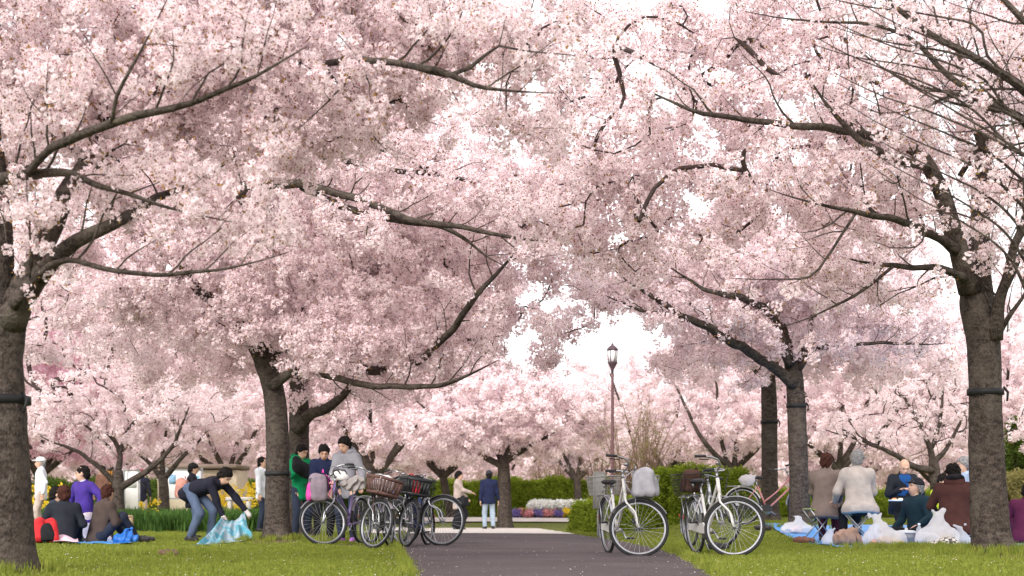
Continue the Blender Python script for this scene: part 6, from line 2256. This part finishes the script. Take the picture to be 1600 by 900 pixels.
rucksack('hand_bag', 'dark brown bag standing in the rear basket on the grass', (p[0], p[1], p[2] + .02), b6a, (.26, .22, .28), cloth('brown_leather', (.07, .035, .025)), cloth('brown_leather_b', (.05, .025, .02)), cat='bag')
p = b2f
o = SDF(); o.ell((0, 0, .14), I3, (.16, .11, .12), .05); o.ell((.05, 0, .2), I3, (.1, .1, .06), .03)
v, f = o.mesh(.014, .010, 5, 28); q = MB().add(v, f).build('towel_bundle', cloth('white_towel', (.66, .62, .64))); q.location = (p[0], p[1], p[2]); q.rotation_euler = (0, 0, b2s + math.pi / 2)
tag(q, 'white towel bundle filling the slatted brown basket', 'towel')
p = b3f
rucksack('basket_bag', 'black bag with red piping in the black basket', (p[0], p[1], p[2] + .01), b3s + math.pi / 2, (.28, .22, .28), cloth('black_nylon', (.014, .014, .016)), cloth('red_nylon', (.45, .025, .03)), cat='bag')


def helmet(label, loc, rz, mtl):
    root = empty('cycle_helmet', loc, rz, label, 'helmet', 'helmets on the bicycles')
    s = SDF(); s.ell((0, 0, .06), I3, (.115, .14, .10), .02); s.plane((0, 0, .03), (0, .12, -1))
    s.build('shell', .012, mtl, root)
    for q in (-1, 0, 1):
        MB().tube(catmull([(q * .05, -.115, .10), (q * .055, -.04, .158), (q * .055, .05, .155), (q * .05, .115, .10)], .03), .011, 6).build('rib', BLACKP, root)
    for q in (-1, 1):
        MB().tube([(q * .1, 0, .05), (q * .03, .0, -.06)], .005, 4).build('chin_strap', BLACKP, root)
    return root


xx, yy = at(531, 19.9)
helmet('white and black helmet hung over the violet bicycle saddle', (xx, yy, .93), .6, M('helmet_white', (.62, .60, .58), .4))
xx, yy = at(552, 19.8)
s = SDF(); s.ell((0, 0, .10), I3, (.13, .11, .09), .04); s.cone((-.1, 0, .10), (.12, 0, .12), .06, .05, .05)
v, f = s.mesh(.013, .020, 9, 34); q = MB().add(v, f).build('folded_jacket', cloth('pale_jacket', (.30, .27, .26))); q.location = (xx, yy, .80)
tag(q, 'pale crumpled jacket lying on the violet bicycle saddle', 'jacket')
# dark jacket across the green boy's chest
xx, yy = at(487, 21.75)
s = SDF(); s.cone((-.20, .02, .06), (.10, .0, -.10), .10, .12, .06); s.cone((.08, 0, -.10), (.10, 0, -.32), .11, .08, .06); s.cone((-.2, 0, .06), (-.24, .06, .2), .09, .06, .05)
v, f = s.mesh(.016, .010, 9, 20); q = MB().add(v, f).build('carried_jacket', cloth('black_nylon', (.014, .014, .016))); q.location = (xx, yy, 1.12)
tag(q, 'black jacket bundled over the arm of the boy in green', 'jacket')
# black bag of the woman on the crossing, white slip of paper in her hand
xx, yy = at(726, 37.2)
hb_ = rucksack('shoulder_bag', 'black shoulder bag hanging at the side of the woman in beige', (xx, yy, .66), .8, (.26, .14, .24), cloth('black_nylon', (.014, .014, .016)), cloth('black_nylon', (.014, .014, .016)), cat='bag')
# white bag and saddle cover on the pink bicycle side
xx, yy = at(1168, 25.0)
s = SDF(); s.ell((0, 0, .0), I3, (.13, .10, .09), .04); s.cone((0, 0, 0), (.12, 0, .07), .06, .035, .04)
v, f = s.mesh(.013, .012, 12, 34); q = MB().add(v, f).build('tied_bag', cloth('grey_towel', (.42, .39, .40))); q.location = (xx, yy, tz(xx, yy) + .80)
tag(q, 'white tied bag on the rack of the pink bicycle', 'bag')
# earth clod and litter on the left lawn
xx, yy = at(265, 14.4)
s = SDF(); s.ell((0, 0, .02), I3, (.10, .06, .04), .03); s.ell((.05, .01, .03), I3, (.05, .04, .03), .02)
v, f = s.mesh(.012, .010, 12, 40); q = MB().add(v, f).build('earth_clod', M('earth', (.13, .085, .055), .95, .3, 20, bump=.6)); q.location = (xx, yy, tz(xx, yy) + .01)
tag(q, 'brown clod of earth lying in the short grass on the left', 'clod')

# ================================================================== GRASS AND FALLEN PETALS
GRASS = leafmat('grass_blade', (0.100, 0.152, 0.022), (0.295, 0.315, 0.062), 0.35, .4)
GP = [proto('grass_tuft_%d' % i, blade_tuft(500 + i, 11, .038, .0032, .11, GRASS), [GRASS]) for i in range(4)]
GL = [proto('long_grass_tuft_%d' % i, blade_tuft(510 + i, 14, .13, .0040, .12, GRASS), [GRASS]) for i in range(3)]


def lawn_points(n, d0, d1, seed):
    r = np.random.default_rng(seed)
    d = d0 * (d1 / d0) ** r.random(n)
    half = 800 / F * d + 1.2
    x = r.uniform(-1, 1, n) * half
    edge = r.normal(0, .04, n)
    keep = (x < PXL(d) + edge) | (x > PXR(d) - edge)
    q = np.sin(x * 2.3 + 1.1 * np.sin(d * 1.7)) * np.sin(d * 2.9 + x) + .5 * np.sin(x * 5.1 + d * 4.3)
    keep &= (q < .80) | (r.random(n) < .22)
    ppx = x / d * F + 800
    keep &= ~((d > 17.8) & (d < 25.6) & (ppx > 1296 - (d - 18.0) * 15.0) & (ppx < 1680)) & ~((d > 19.5) & (d < 23.5) & (ppx > 35) & (ppx < 205))
    for wx, wy, wr in WORN:
        e = np.hypot(x - wx, d - wy) / wr + r.normal(0, .18, n)
        keep &= (e > .95) | (r.random(n) < .12)
    x, d = x[keep], d[keep]
    return np.stack([x, d, terrain(x, d)], 1)


gp = lawn_points(105000, 9.0, 31.0, 3)
o = scatter('lawn_grass', gp, GP, RNG.uniform(.6, 1.35, len(gp)), upright=True)
tag(o, 'short bright green mown grass of the lawn', 'grass')
lp = []
for (cx, cy, rr_, n) in [(GX(255, 14.6), 14.7, .5, 160), (5.0, 14.5, .55, 320), (-3.5, 21.0, .7, 260), (4.83, 23.9, .5, 120), (-3.85, 10.3, .6, 150), (GX(1480, 17.4), 17.4, .9, 420), (GX(1400, 17.6), 17.6, .7, 240)]:
    q = RNG.normal(0, .55, (n, 2)) * rr_
    for a, b in q:
        lp.append((cx + a, cy + b, tz(cx + a, cy + b)))
for _ in range(900):
    d = RNG.uniform(10, 32); sx = RNG.random() < .5
    x = (PXL(d) - abs(RNG.normal(0, .06))) if sx else (PXR(d) + abs(RNG.normal(0, .06)))
    lp.append((x, d, tz(x, d)))
o = scatter('tall_grass', lp, GL, RNG.uniform(.45, 1.0, len(lp)), upright=True)
tag(o, 'taller grass tufts round the trunks and along the path edge', 'grass')
pm_ = MB(); pm_.add([(0, 0, 0), (.010, .006, .003), (.018, 0, .002), (.010, -.006, .003)], [(0, 1, 2, 3)])
PP = [proto('fallen_petal', pm_, [PETAL])]
n = 3000
d = 9.5 * (34 / 9.5) ** RNG.random(n)
x = RNG.uniform(-1, 1, n) * (800 / F * d + .8)
ne = n // 3                                   # petals drift against the path edges
sd2 = RNG.random(ne) < .5
x[:ne] = np.where(sd2, PXL(d[:ne]) + RNG.normal(.03, .13, ne), PXR(d[:ne]) + RNG.normal(-.03, .13, ne))
on = (x > PXL(d)) & (x < PXR(d))
zz = terrain(x, d) + np.where(on, .028, .045)
rot = np.zeros((n, 3)); rot[:, 2] = RNG.uniform(0, 6.28, n); rot[:, :2] = RNG.normal(0, .3, (n, 2))
keep = ~on | (RNG.random(n) < .4)
o = scatter('fallen_petal_litter', np.stack([x, d, zz], 1)[keep], PP, RNG.uniform(.45, .95, int(keep.sum())), rot=rot[keep])
tag(o, 'fallen white petals sprinkled over grass and asphalt', 'petals')
